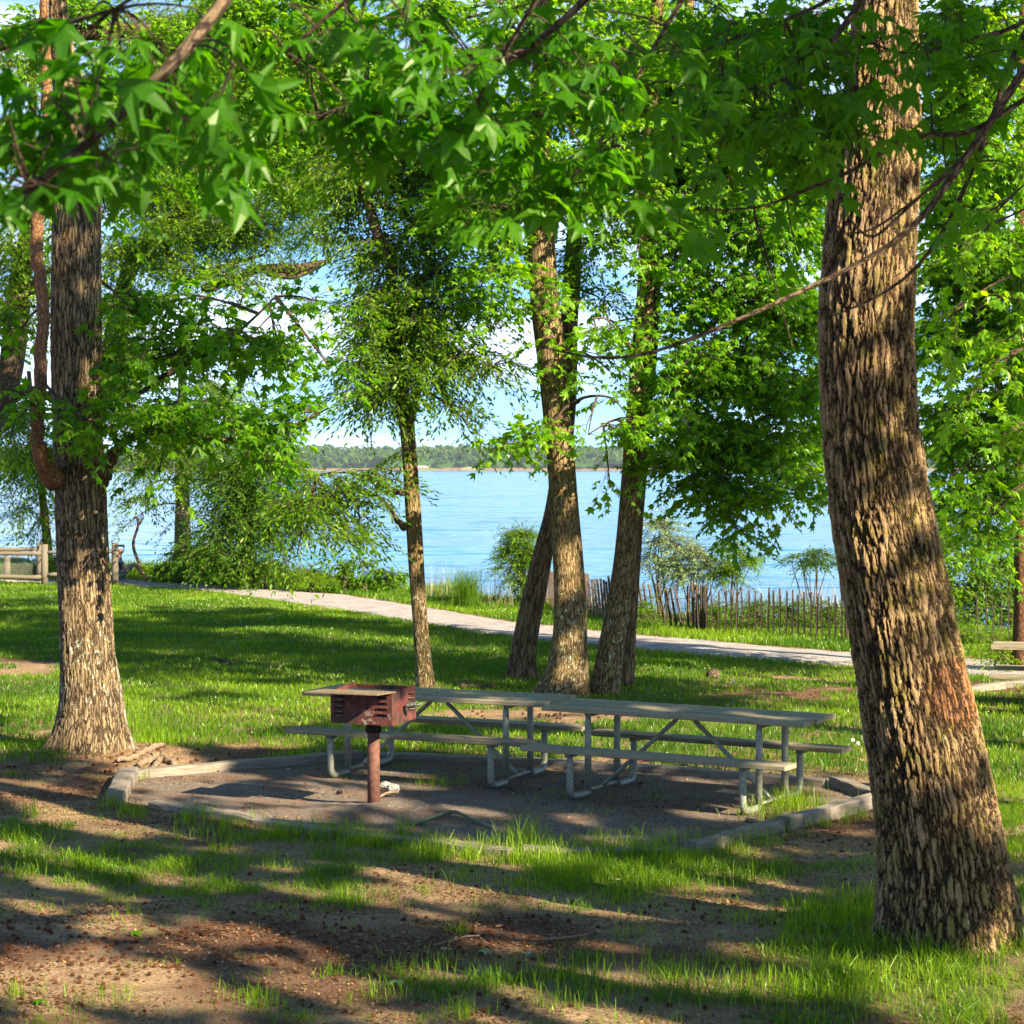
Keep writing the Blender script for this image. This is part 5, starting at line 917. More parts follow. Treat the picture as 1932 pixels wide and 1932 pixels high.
lump('rock', 'small grey pebble on the pad left of the grill', 'rock', 544, 1455, .022, STONE)
lump('rock', 'small pale pebble on the bare ground in front of the pad', 'rock', 996, 1808, .02, STONE)

# ------------------------------------------------------------------ fences
yf = 50.9
rf = thing('rail_fence', 'grey wooden post and rail fence behind the left tree, at the start of the path', 'fence', tuple(W(150, 1105, yf)[:2]) + (0,))
def wpart(name, m, root, fn, smooth=True):
    mb = MB(); fn(mb); return mb.build(name, m, root, smooth=smooth)
for u, v0, v1, r in [(74, 1023, 1093, .075), (84, 1027, 1108, .085), (217, 1024, 1104, .085), (13, 1050, 1086, .085), (-70, 1026, 1108, .085)]:
    yy = yf if v1 > 1100 else yf + 1.5
    a, b = W(u, v1, yy), W(u, v0, yy); a[2] = min(a[2], 0) - .1 if v1 > 1100 else a[2] - .05; wpart('post', WOOD_RAIL, rf, lambda mb: tube(mb, [a, (a + b) / 2, b], [r, r, r * .97], 12))
for (u0, v0, u1, v1, yy, r) in [(-72, 1045, 84, 1044, yf, .05), (84, 1043, 216, 1040, yf, .045), (-72, 1089, 84, 1088, yf, .055), (84, 1085, 216, 1082, yf, .05), (-90, 1037, 74, 1036, yf + 1.5, .05)]:
    a, b = W(u0, v0, yy), W(u1, v1, yy); q = np.linspace(a, b, 8); q[1:-1, 2] += R.normal(0, .012, 6); wpart('rail', WOOD_RAIL, rf, lambda mb: tube(mb, q, r, 10))
mb = MB(); P = []
for i in range(46):
    u0 = -80 + i * 4.6
    for sgn in (-1, 1):
        a, b = W(u0, 1048, yf + .2), W(u0 + sgn * 42, 1090, yf + .2)
        if -82 < u0 + sgn * 42 < 82 and u0 < 82: P.append([a, b])
tubes(mb, np.array(P), np.full((len(P), 2), .004), 3); mb.build('wire_mesh', METAL, rf)

FL = [(1030, 1148), (1060, 1154), (1140, 1168), (1200, 1180), (1320, 1192), (1440, 1198), (1600, 1207), (1760, 1209), (1930, 1213), (2080, 1217)]
fp = np.array([G(u, v) for u, v in FL]); fd = np.r_[0, np.cumsum(np.linalg.norm(np.diff(fp, axis=0), axis=1))]
pf = thing('picket_fence', 'low dark brown picket fence along the shore, wired slats leaning at its left end', 'fence', (fp[4, 0], fp[4, 1], 0))
s_ = 0.0; tops = []; ns = 0
while s_ < fd[-1] and ns < 99:
    x, y = np.interp(s_, fd, fp[:, 0]), np.interp(s_, fd, fp[:, 1]); u_, _ = proj(x, y)
    i = min(len(fp) - 2, np.searchsorted(fd, s_, 'right') - 1); d = nrm(fp[i + 1] - fp[i]); hh = R.uniform(.72, .84) + (.06 if 1300 < u_ < 1350 else 0) + (.05 if u_ > 1800 else 0)
    lean = -.26 if u_ < 1290 else R.normal(0, .02); lean += R.normal(0, .02); a = np.array([x, y, -.02]); b = a + np.array([d[0] * lean * hh, d[1] * lean * hh, hh])
    mb = MB(); mb.bar(a, b, .042, .012, up=(d[0], d[1], 0), tint=R.random()); mb.build('picket', WOOD_SLAT, pf); tops.append((a, b)); ns += 1
    s_ += .150 if u_ < 1330 else (.118 if not 1602 < u_ < 1780 else 1.0)
for k in (.28, .72):
    q = np.array([a * (1 - k) + b * k for a, b in tops]) + [0, -.012, 0]; mb = MB(); tube(mb, q, .004, 4); mb.build('wire', METAL_DK, pf)
for u in (1316, 1324, 1331, 1140, 1597, 1800):
    p = G(u, np.interp(u, [a for a, _ in FL], [b for _, b in FL]) - 1); mb = MB(); tube(mb, [(p[0], p[1] + .06, -.1), (p[0], p[1] + .06, .80 if u < 1350 and u > 1300 else .72)], .03 if 1300 < u < 1350 else .018, 8); mb.build('post', WOOD_SLAT, pf, smooth=True)

# ------------------------------------------------------------------ the person sitting on the bank behind the fence post
def skin_mesh(name, verts, edges, radii, m, parent, root=0, sub=2):
    me = bpy.data.meshes.new(name); me.from_pydata([tuple(v) for v in verts], edges, []); o = bpy.data.objects.new(name, me); COL.objects.link(o); me.materials.append(m)
    md = o.modifiers.new('skin', 'SKIN')
    for i, r in enumerate(radii): me.skin_vertices[0].data[i].radius = (r, r) if np.isscalar(r) else r
    me.skin_vertices[0].data[root].use_root = True; md.use_smooth_shade = True; s2 = o.modifiers.new('sub', 'SUBSURF'); s2.levels = sub; s2.render_levels = sub
    o.parent = parent; return o
SKIN = simple('skin', (.42, .22, .14), (.36, .18, .11), 20, .6, 0, .05); SHIRT = simple('navy_shirt', (.020, .045, .11), (.03, .06, .14), 20, .9, 0, .2); SHORTS = simple('grey_shorts', (.16, .17, .18), (.2, .2, .21), 20, .9, 0, .2); CAP = simple('cap_cloth', (.03, .06, .035), (.05, .08, .05), 20, .9, 0, .2); HAIR = simple('dark_hair', (.03, .02, .015), (.05, .03, .02), 60, .8)
pp = W(222, 1090, 53.2); pe = thing('person', 'person in navy shirt and dark cap sitting behind the rail fence post', 'person', (pp[0], pp[1], 0.02)); pe.rotation_euler = (0, 0, math.radians(12))
V = [(0, 0, .13), (-.01, 0, .30), (.02, 0, .46), (.035, 0, .57), (.05, 0, .63), (.075, 0, .70), (.08, 0, .78)]; E = [(0, 1), (1, 2), (2, 3), (3, 4), (4, 5), (5, 6)]; Rr = [.12, .115, .125, .075, .05, .075, .07]
def addc(par, pts, rad):
    for p, r in zip(pts, rad): V.append(p); E.append((par, len(V) - 1)); Rr.append(r); par = len(V) - 1
    return par
for s in (-1, 1):
    addc(0, [(.06, s * .09, .13), (.42, s * .12, .40), (.66, s * .12, .10), (.70, s * .12, .04), (.82, s * .13, .04)], [.085, .06, .042, .038, .03])
    h_ = addc(2, [(.03, s * .17, .50), (.16, s * .21, .30), (.38, s * .13, .36), (.42, s * .12, .37)], [.055, .042, .028, .026])
    for k, (a, l) in enumerate([(-.5, .05), (-.2, .075), (.05, .082), (.3, .075), (.9, .05)]): addc(h_, [(.42 + l * .6 * math.cos(a), s * .12 + l * math.sin(a) * .6, .365), (.42 + l * math.cos(a), s * .12 + l * math.sin(a), .34)], [.009, .007])
addc(5, [(.155, 0, .705)], [.014])          # nose
for s in (-1, 1): addc(5, [(.075, s * .078, .71)], [.014])
skin_mesh('body', V, E, Rr, SKIN, pe)
skin_mesh('shirt', [(0, 0, .16), (-.01, 0, .30), (.02, 0, .46), (.035, 0, .56), (.03, -.17, .50), (.13, -.21, .36), (.03, .17, .50), (.13, .21, .36)], [(0, 1), (1, 2), (2, 3), (2, 4), (4, 5), (2, 6), (6, 7)], [.14, .135, .14, .075, .072, .064, .072, .064], SHIRT, pe)
skin_mesh('shorts', [(0, 0, .13), (.06, -.09, .13), (.36, -.12, .36), (.06, .09, .13), (.36, .12, .36)], [(0, 1), (1, 2), (0, 3), (3, 4)], [.145, .105, .080, .105, .080], SHORTS, pe)
skin_mesh('hair', [(.05, 0, .70), (.05, 0, .77)], [(0, 1)], [.083, .083], HAIR, pe)
skin_mesh('cap', [(.07, 0, .78), (.075, 0, .83), (.17, 0, .79)], [(0, 1), (0, 2)], [(.095, .095), (.06, .06), (.045, .012)], CAP, pe)

# ------------------------------------------------------------------ far shore
mb = MB(); NC = 3600
cx_ = R.uniform(-1150, 1150, NC); row = R.random(NC); cy_ = 2378 + row * 110
prof = 13 + 5 * fbm(cx_ / 60, cx_ * 0, 4, 3) + 5 * fbm(cx_ / 230, cx_ * 0 + 3, 7, 2) + row * 7 + sstep(50, 140, cx_) * 1.0
rad = R.uniform(3.5, 6.5, NC); top = prof * np.where(row < .15, R.uniform(.35, .9, NC), R.uniform(.8, 1.06, NC)); zb_ = 3.6
u_c = 966 + F * cx_ / cy_; gap = ((u_c > 765) & (u_c < 820) & (row < .35)) | ((u_c > 870) & (u_c < 922) & (row < .12)); keepc = ~gap
tc = np.clip(R.normal(.45, .25, NC), 0, 1)
K_ = 80; d = nrm(R.normal(0, 1, (NC, K_, 3))); d[..., 2] = np.abs(d[..., 2]) * 1.0 - .25
hgt = np.minimum(top * .8, rad * 2.4); cz = zb_ + top - hgt * .5
C_ = np.stack([cx_, cy_, cz], -1)[:, None] + d * np.stack([rad, rad, hgt * .55], -1)[:, None] * R.uniform(.75, 1.1, (NC, K_, 1))
N_ = nrm(d + R.normal(0, .5, d.shape)); A_ = nrm(np.cross(N_, R.normal(0, 1, d.shape))); B_ = np.cross(N_, A_); sz = R.uniform(.5, 1.3, (NC, K_, 1, 1))
q = C_[:, :, None] + sz * (A_[:, :, None] * np.array([-1, 1, 1, -1])[:, None] + B_[:, :, None] * np.array([-.7, -.8, .8, .7])[:, None])
q = q[keepc]; mb.add(q.reshape(-1, 3), np.arange(q.shape[0] * K_ * 4).reshape(-1, 4), tint=np.repeat(np.clip(tc[keepc, None] + R.normal(0, .12, (q.shape[0], K_)), 0, 1).ravel(), 4))
for r0, z1 in ((2400, 9), (2440, 12), (2485, 14)):
    xx = np.linspace(-1200, 1200, 500); zz = zb_ + z1 + 2 * (fbm(xx / 30, xx * 0 + r0, 3, 3) - .5); v = np.stack([np.r_[xx, xx], np.r_[xx * 0 + r0, xx * 0 + r0 + 6], np.r_[xx * 0 + 1, zz]], -1); i = np.arange(499)[:, None]
    mb.add(v, np.concatenate([i, i + 1, i + 501, i + 500], 1), tint=.1)
tag(mb.build('far_forest', FARLEAF), 'wooded far shore across the lake', 'forest', kind='stuff')
xx = np.linspace(-1200, 1200, 700); zt = -1.9 + 1.7 * fbm(xx / 25, xx * 0, 12, 3) + 2.2 * np.exp(-((966 + F * xx / 2370 - 895) / 26) ** 2) + 1.8 * np.exp(-((966 + F * xx / 2370 - 795) / 28) ** 2)
XB = np.stack([xx, xx, xx]); YB = np.stack([xx * 0 + 2364, xx * 0 + 2370, xx * 0 + 2392]); ZB = np.stack([xx * 0 - 1.6, zt, zt + 2.0])
tag(sheet('far_shore_beach', XB, YB, ZB, simple('sandy_bank', (.10, .12, .04), (.38, .26, .15), .05, .9, lo=.5, hi=.62)), kind='structure')
hs = W(792, 885, 2382); ho = thing('house', 'low pale building at the water edge on the far shore', 'house', (hs[0], hs[1], 1))
HW = simple('pale_wall', (.60, .55, .48), (.5, .46, .4), 1, .9); HR = simple('grey_roof', (.3, .28, .26), (.2, .19, .18), 1, .9)
def hbox(c, dd, name, m, par=ho):
    mb = MB(); mb.box(c, dd); o = mb.build(name, m); o.parent = par; return o
wl = hbox((0, 0, 1.4), (22, 6, 3.2), 'wall', HW); hbox((0, 0, 3.2), (24, 7, .7), 'roof', HR); hbox((-8, -1, 3.9), (6, 4, 1.2), 'upper_room', HW)
for k in range(5):
    hbox((-8 + k * 4, -3.05, 1.5), (1.4, .15, 1.2), 'window', SOOT, wl)
mx = W(1015, 870, 2450); mt = thing('radio_mast', 'thin lattice mast rising above the far woods', 'mast', (mx[0], mx[1], 4)); ztop = W(1015, 832, 2450)[2]
mb = MB()
for a, b in ((-1, -1), (1, -1), (0, 1)): tube(mb, [(a * .9, b * .9, 0), (a * .35, b * .35, ztop - 4)], .16, 4)
for k in range(12):
    z = 4 + k * 2.1; w2 = .9 - .55 * z / (ztop - 4); s = 1 if k % 2 else -1; tube(mb, [(-w2 * s, -w2, z), (w2 * s, -w2, z + 2.1)], .08, 3)
o = mb.build('lattice_frame', METAL); o.parent = mt
mb = MB(); tube(mb, [(0, 0, ztop - 4), (0, 0, ztop - 1)], .12, 4); o = mb.build('antenna', METAL); o.parent = mt

# ------------------------------------------------------------------ shrubs and plants along the bank
def shrub(name, label, u, y, blobs, kind, lm, tint=.5, stems=6, cat='shrub', group=None, mult=1.0, keep=True, bm=None, z=None):
    x = (u - 966) / F * y; gz = float(gh(np.array(x), np.array(y))); t = thing(name, label, cat, (x, y, gz), group); ls = []
    mb = MB()
    for k in range(stems):
        b = blobs[k % len(blobs)]; e = W(b[0] + R.uniform(-.5, .5) * b[2], b[1] + R.uniform(-.4, .3) * b[3], b[4]); s0 = np.array([x + R.normal(0, .06), y + R.normal(0, .06), gz - .03])
        q = bez(s0, e, .15, 10); tube(mb, q, np.linspace(.018, .005, 10), 5); ls.append(q)
    mb.build('stem', bm or BARK_DK, t, smooth=True); crown(t, ls, blobs, kind, lm, bm or BARK_DK, tint=tint, name='foliage', mult=mult, keep=keep, rbr=.010); return t
KINDS['T'] = dict(tpl=OVAL, size=.06, M=12, L=.35, area=.17, droop=.15); KINDS['B'] = dict(tpl=OVAL, size=.15, M=9, L=.32, area=.2, droop=.1); KINDS['F'] = dict(tpl=OVAL, size=.05, M=16, L=.5, area=.17, droop=.1)
shrub('leafy_shrub', 'rounded green shrub in front of the water, left of the leaning dark trunk', 985, 43.5, [(985, 1010, 34, 18, 43.5, .4, 2.2), (965, 1040, 26, 24, 43.5, .4, 1.6), (1000, 1050, 26, 30, 43.5, .4, 2.0), (960, 1080, 30, 20, 43.5, .4, .9), (985, 1100, 30, 30, 43.5, .4, .8)], 'T', LEAF_E, .5)
KINDS['P'] = dict(tpl=OVAL, size=.17, M=10, L=.22, area=.22, droop=-.3)
for i, (u, v, lab) in enumerate([(650, 1075, 'tall broad leaved weed on the bank, leftmost of three'), (690, 1068, 'broad leaved weed on the bank, middle one of three and tallest'), (735, 1085, 'broad leaved weed on the bank just left of the slim trunk')]):
    shrub('pokeweed', lab, u, 48, [(u - 8, v - 8, 18, 14, 48, .25, 1.5), (u + 12, v + 4, 18, 16, 48, .25, 1.6), (u, v + 24, 26, 16, 48, .3, 1.4)], 'P', LEAF_E, .45, 4, 'plant', 'broad leaved weeds on the bank')
shrub('leafy_shrub', 'low dark bush on the bank below the vine covered tree', 500, 49, [(500, 1070, 34, 22, 49, .5, 2.0), (470, 1085, 28, 16, 49, .4, 1.6), (540, 1082, 26, 16, 49, .4, 1.4)], 'T', LEAF_E, .2)
shrub('leafy_shrub', 'small light bush on the bank edge left of the broad leaved weeds', 585, 48, [(585, 1080, 30, 18, 48, .4, 1.4), (610, 1092, 24, 12, 48, .4, 1.2)], 'T', LEAF_E, .7)
shrub('leafy_shrub', 'green thicket behind the rail fence at the far left', 40, 54, [(20, 1065, 50, 20, 54, .6, 1.7), (110, 1060, 40, 22, 54, .6, 1.6), (170, 1065, 30, 20, 54, .6, 1.4), (60, 1078, 60, 14, 53.5, .6, 1.5), (-40, 1065, 40, 20, 54, .5, 1.3)], 'EB', LEAF_E, .45)
shrub('leafy_shrub', 'low green growth at the foot of the grey bare trunk', 330, 52, [(315, 1072, 30, 18, 52, .5, 1.4), (370, 1070, 34, 20, 52, .5, 1.6), (420, 1065, 40, 26, 51, .6, 1.8)], 'T', LEAF_E, .3)
shrub('willow_shrub', 'airy pale shrub behind the picket fence, nearest the slanting trunk', 1245, 38.5, [(1240, 985, 30, 26, 38.5, .5, .8), (1265, 1020, 34, 30, 38.5, .5, .8), (1225, 1050, 24, 40, 38.5, .4, .6), (1270, 1070, 40, 26, 38.5, .5, .7)], 'F', LEAF_YG, .5, 9)
shrub('willow_shrub', 'airy shrub behind the picket fence, between its neighbour and the young sumac', 1310, 38.3, [(1310, 1040, 36, 30, 38.3, .5, .8), (1340, 1070, 40, 26, 38.3, .5, .8), (1290, 1090, 34, 20, 38.3, .5, .8)], 'F', LEAF_YG, .6, 8)
shrub('leafy_shrub', 'green sapling with small leaves growing above the picket fence', 1385, 38, [(1385, 1030, 22, 24, 38, .3, 1.3), (1405, 1060, 30, 20, 38, .4, 1.0), (1370, 1080, 30, 26, 38, .4, 1.2)], 'T', LEAF_E, .6, 6)
shrub('sumac', 'young flat topped sumac above the picket fence beside the big trunk', 1535, 37.6, [(1520, 1050, 30, 8, 37.6, .3, 1.3), (1550, 1040, 30, 8, 37.6, .3, 1.3), (1535, 1065, 40, 8, 37.6, .3, 1.1), (1570, 1062, 20, 8, 37.6, .3, 1.1), (1500, 1060, 18, 6, 37.6, .3, 1.0)], 'T', LEAF_E, .1, 8)
for i, (u, lab) in enumerate([(1200, 'vine growing through the leaning pickets behind the slanting trunk'), (1345, 'green vine on the picket fence just right of its thick posts'), (1420, 'leafy bush behind the pickets below the green sapling'), (1490, 'leafy bush behind the pickets left of the sumac'), (1560, 'dark bush behind the pickets beside the big trunk')]):
    shrub('leafy_shrub', lab, u, 37.2, [(u, 1150, 36, 22, 37.2, .3, 1.2), (u + 10, 1175, 40, 14, 37, .3, 1.4)], 'T', LEAF_E, .35, 5)
for u, lab, tn in [(1770, 'tall green thicket behind the pickets right of the big trunk', .5), (1840, 'dense green thicket in the gap between big trunk and red brown trunk', .4), (1910, 'green thicket behind the red brown trunk at the right edge', .35)]:
    shrub('leafy_shrub', lab, u, 38.2, [(u, 1060, 44, 36, 38.5, .6, 1.2), (u + 10, 1120, 46, 34, 38.4, .6, 1.5), (u - 6, 1165, 40, 22, 37.6, .5, 1.6), (u, 1010, 36, 26, 38.8, .5, 1.0)], 'EB', LEAF_E, tn, 8)
shrub('leafy_shrub', 'bright leafy sapling growing beside the cut off picnic table', 1885, 29.5, [(1885, 1225, 18, 14, 29.5, .15, 1.4), (1895, 1245, 20, 14, 29.5, .15, 1.6), (1875, 1215, 10, 10, 29.5, .1, 1.0)], 'T', LEAF_E, .8, 5)
shrub('leafy_shrub', 'low plants at the foot of the picket fence right of the big trunk', 1820, 33.6, [(1820, 1200, 40, 14, 33.6, .2, 1.6), (1870, 1210, 30, 12, 33.6, .2, 1.4)], 'T', LEAF_E, .45, 5)

# ------------------------------------------------------------------ grass
def blades(mb, P, h, w, lean=.35, tint=None, seg3=False):
    n = len(P); a = R.random(n) * 2 * math.pi; ln = np.abs(R.normal(0, lean, n)) * h; la = R.random(n) * 2 * math.pi
    ax = np.stack([np.cos(a), np.sin(a), a * 0], -1) * (w / 2)[:, None]; lv = np.stack([np.cos(la) * ln, np.sin(la) * ln, h * 0], -1)
    z = np.array([0, 0, 1.0]); up = z[None] * h[:, None]
    if tint is None: tint = np.clip(R.normal(.5, .22, n), 0, 1)
    if seg3:
        v = np.stack([P - ax, P + ax, P - ax * .8 + up * .45 + lv * .22, P + ax * .8 + up * .45 + lv * .22, P - ax * .45 + up * .8 + lv * .62, P + ax * .45 + up * .8 + lv * .62, P + up * .95 + lv * 1.15], 1)
        b = np.arange(n)[:, None] * 7; mb.add(v.reshape(-1, 3), [np.concatenate([b + np.array([0, 1, 3, 2]), b + np.array([2, 3, 5, 4])]), b + np.array([4, 5, 6])], tint=np.repeat(tint, 7))
    else:
        v = np.stack([P - ax, P + ax, P - ax * .7 + up * .55 + lv * .4, P + ax * .7 + up * .55 + lv * .4, P + up * .95 + lv], 1)
        b = np.arange(n)[:, None] * 5; mb.add(v.reshape(-1, 3), [b + np.array([0, 1, 3, 2]), b + np.array([2, 3, 4])], tint=np.repeat(tint, 5))
def scatter(n, y0, y1, wid=.262, extra=1.0):
    y = np.sqrt(R.uniform(y0 ** 2, y1 ** 2, n)); x = R.uniform(-1, 1, n) * (wid * y + extra); return x, y
# near turf
mb = MB(); x, y = scatter(420000, 10.2, 19.5); g = grassiness(x, y) + (fbm(x * 5, y * 5, 77, 4) - .5) * 1.5
k = (g > .42) & (R.random(len(x)) < np.clip((g - .38) * 1.0, 0, .8)) & (np.hypot(x - RT[0], y - RT[1]) > .36) & (np.hypot(x - LT[0], y - LT[1]) > .4); x, y, g = x[k], y[k], g[k]
cl = fbm(x * 2.2, y * 2.2, 91, 3); h = (.02 + .06 * np.clip(g - .3, 0, 1)) * R.uniform(.4, 1.7, len(x)) * (.3 + 1.5 * cl)
tn = np.clip(.32 + (fbm(x * 1.1, y * 1.1, 44, 4) - .5) * 1.5 + R.normal(0, .25, len(x)), 0, 1)
blades(mb, np.stack([x, y, gh(x, y) - .004], -1), h, R.uniform(.0035, .0075, len(x)), .95, tn, True)
print('near blades', len(x))
x, y = scatter(26000, 10.2, 19.5); g = grassiness(x, y); k = (g < .5) & (g > -.05) & (fbm(x * 4, y * 4, 17, 3) > .53); x, y = x[k], y[k]
blades(mb, np.stack([x, y, gh(x, y)], -1), R.uniform(.02, .07, len(x)), R.uniform(.003, .005, len(x)), .5, None, True)
ng = mb.build('grass', GRASS); tag(ng, 'patchy short grass on the ground in front of the pad', 'grass', kind='stuff')
# tall tufts
mb = MB()
def tuft(u, v, n, h, spr, w=.006, lean=.35, tn=.6):
    p = G(u, v); q = np.stack([p[0] + R.normal(0, spr, n), p[1] + R.normal(0, spr, n), np.zeros(n)], -1); q[:, 2] = gh(q[:, 0], q[:, 1]) - .005
    blades(mb, q, h * R.uniform(.45, 1.1, n), w * R.uniform(.7, 1.2, n), lean, np.clip(R.normal(tn, .2, n), 0, 1), True)
for u, v, n, h, spr in [(762, 1580, 60, .24, .05), (805, 1590, 40, .14, .05), (620, 1575, 90, .20, .14), (665, 1582, 70, .18, .12), (975, 1600, 60, .34, .07), (1000, 1602, 60, .30, .08), (940, 1606, 80, .18, .12), (1480, 1530, 260, .20, .16), (1510, 1520, 140, .22, .14), (1450, 1545, 160, .16, .16),
                       (280, 1400, 120, .30, .12), (262, 1375, 60, .36, .08), (300, 1408, 120, .16, .18), (270, 1470, 40, .12, .05), (240, 1530, 60, .16, .07), (255, 1540, 50, .14, .06), (205, 1520, 40, .16, .04), (1660, 1745, 130, .28, .15), (1620, 1770, 120, .26, .18), (1690, 1795, 260, .16, .25), (1800, 1815, 320, .17, .3), (1900, 1800, 200, .18, .2),
                       (1150, 1600, 160, .16, .22), (1250, 1600, 160, .15, .22), (1070, 1605, 160, .16, .2), (1330, 1590, 90, .12, .16), (1060, 1650, 140, .16, .16), (1170, 1690, 120, .14, .14), (1000, 1670, 90, .12, .14), (870, 1658, 70, .12, .1), (60, 1540, 40, .2, .05), (45, 1590, 100, .16, .14), (100, 1640, 200, .13, .25), (390, 1570, 60, .13, .12), (430, 1580, 50, .12, .12),
                       (865, 1760, 30, .12, .04), (1200, 1760, 30, .12, .05), (810, 1830, 90, .12, .14), (1050, 1850, 140, .14, .2), (1320, 1850, 200, .14, .25), (1550, 1860, 260, .14, .3), (1740, 1870, 260, .15, .3), (1100, 1900, 120, .12, .2), (490, 1905, 60, .12, .07), (470, 1890, 40, .1, .06), (650, 1700, 60, .14, .06), (500, 1640, 60, .1, .1), (870, 1925, 50, .14, .06), (250, 1730, 20, .14, .03), (820, 1480, 160, .1, .16), (640, 1465, 100, .06, .15), (1060, 1500, 160, .06, .25), (1280, 1510, 140, .06, .3), (900, 1465, 140, .05, .2), (1130, 1535, 50, .07, .1), (770, 1450, 80, .06, .1),
                       (1100, 1640, 120, .13, .14), (1400, 1640, 140, .13, .2), (1300, 1680, 120, .13, .2), (1440, 1740, 80, .12, .12), (1580, 1700, 120, .13, .2), (1860, 1700, 120, .12, .2), (1900, 1600, 120, .12, .2), (1900, 1500, 160, .12, .3), (1500, 1890, 160, .13, .25), (200, 1890, 60, .1, .1), (30, 1880, 40, .14, .08), (740, 1880, 90, .1, .14)]:
    tuft(u, v, n, h, spr)
for _ in range(150):   # loose taller stalks along the pad front
    u = R.uniform(330, 1640); v = np.interp(u, [247, 644, 977, 1288, 1650], [1528, 1585, 1618, 1620, 1532]) + R.normal(3, 6); tuft(u, v, int(R.integers(8, 30)), R.uniform(.08, .2), .05)
tag(mb.build('grass_tufts', GRASS), 'taller grass tufts along the timbers and trunks', 'grass', kind='stuff')
# lawn beyond the pad
mb = MB(); x, y = scatter(520000, 19.0, 53.0, extra=3.0); g = grassiness(x, y); pdd = path_d(x, y); k = (g + (fbm(x * 3, y * 3, 66, 3) - .5) * .6 > .45) & (pdd < .35 * (fbm(x * 1.5, y * 1.5, 14, 3) - .35)) & (y < bank_y(x)); k &= R.random(len(x)) < np.clip(30 / y, 0.35, 1) ; x, y, g = x[k], y[k], g[k]
over = y > np.interp(x, PU[:, 0], PU[:, 1]); h = R.uniform(.035, .075, len(x)) * np.where(over, 1.5, 1.0) * (.75 + .7 * fbm(x * .8, y * .8, 19, 3)) * np.interp(y, [19, 24, 30], [1.7, 1.1, 1.0]); w = .004 + .00035 * y
tn = np.clip(.30 + (fbm(x * .6, y * .9, 45, 5) - .5) * 1.5 + R.normal(0, .2, len(x)), 0, 1)
blades(mb, np.stack([x, y, gh(x, y) - .004], -1), h, w * R.uniform(.7, 1.3, len(x)), .6, tn); print('lawn blades', len(x))
lawn = mb.build('lawn_grass', GRASS); tag(lawn, 'mown lawn between the picnic pad and the path', 'grass', kind='stuff')
# bank undergrowth
mb = MB(); n = 90000; x = R.uniform(-22, 14, n); e = R.uniform(-3.2, 3.0, n) ; y = bank_y(x) + e; k = (y > np.interp(x, PU[:, 0], PU[:, 1]) + .4 + .8 * fbm(x * 1.2, y, 3, 2)); x, y, e = x[k], y[k], e[k]
hh = (.05 + np.where(x > 1.5, .14, .26) * fbm(x * .7, y * .7, 29, 4) ** 2 * 3 * sstep(-3.0, 0, e)) * R.uniform(.4, 1.3, len(x)); blades(mb, np.stack([x, y, gh(x, y) - .01], -1), hh, R.uniform(.012, .03, len(x)), .5, np.clip(R.normal(.45, .25, len(x)), 0, 1))
tag(mb.build('bank_undergrowth', GRASS), 'green undergrowth on the bank between path and water', 'undergrowth', kind='stuff')
mb = MB(); n = 1460; u = np.concatenate([R.uniform(790, 970, 260), R.uniform(1090, 1180, 300), R.uniform(1200, 1600, 900)]); yb = np.interp(u, [790, 970, 1200, 1600], [46, 43, 39, 37.6]) + R.normal(0, .5, n); x = (u - 966) / F * yb
blades(mb, np.stack([x, yb, gh(x, yb) - .02], -1), R.uniform(.3, .95, n), R.uniform(.006, .011, n), .3, None, True)
tag(mb.build('dry_reeds_grass', DRYGRASS), 'thin dry reeds and stalks in front of the water', 'reeds', kind='stuff')
# tall clump
cb = G(880, 1146); mb = MB(); n = 420; q = np.stack([cb[0] + R.normal(0, .12, n), cb[1] + R.normal(0, .14, n), np.zeros(n)], -1); blades(mb, q - cb * [1, 1, 0], R.uniform(.4, .95, n), R.uniform(.008, .014, n), .5, np.clip(R.normal(.2, .2, n), 0, 1), True)
o = mb.build('grass_clump', GRASS); o.location = (cb[0], cb[1], 0); tag(o, 'tall arching grass clump on the bank right of the slim trunk', 'plant')

# ------------------------------------------------------------------ seed balls, leaf litter, clover flowers, fallen leaves
def ball_mesh(r):
    n = 70; i = np.arange(n) + .5; ph = np.arccos(1 - 2 * i / n); th = math.pi * (1 + 5 ** .5) * i; D = np.stack([np.cos(th) * np.sin(ph), np.sin(th) * np.sin(ph), np.cos(ph)], -1)
    mb = MB(); A = nrm(np.cross(D, [.3, .2, .9])); B = np.cross(D, A); V = np.stack([D * r * .62 + A * r * .17, D * r * .62 - A * r * .09 + B * r * .15, D * r * .62 - A * r * .09 - B * r * .15, D * r * 1.08], 1); b = np.arange(n)[:, None] * 4
    mb.add(V.reshape(-1, 3), np.concatenate([b + [0, 1, 3], b + [1, 2, 3], b + [2, 0, 3]]))
    tt = np.linspace(0, math.pi, 8); pp_ = np.arange(10) * math.pi / 5; V2 = [(r * .68 * math.sin(a) * math.cos(c), r * .68 * math.sin(a) * math.sin(c), r * .68 * math.cos(a)) for a in tt for c in pp_]
    mb.add(V2, np.array([[i * 10 + j, (i + 1) * 10 + j, (i + 1) * 10 + (j + 1) % 10, i * 10 + (j + 1) % 10] for i in range(7) for j in range(10)])); return mb
NB = 4200; uu = R.uniform(-30, 1960, NB * 4); vv = 1445 + 487 * R.random(NB * 4) ** .8; pos = np.array([G(a, b) for a, b in zip(uu, vv)]); gg = grassiness(pos[:, 0], pos[:, 1]); clump = fbm(pos[:, 0] * 1.6, pos[:, 1] * 1.6, 63, 3); pad_ = in_pad(pos[:, 0], pos[:, 1])
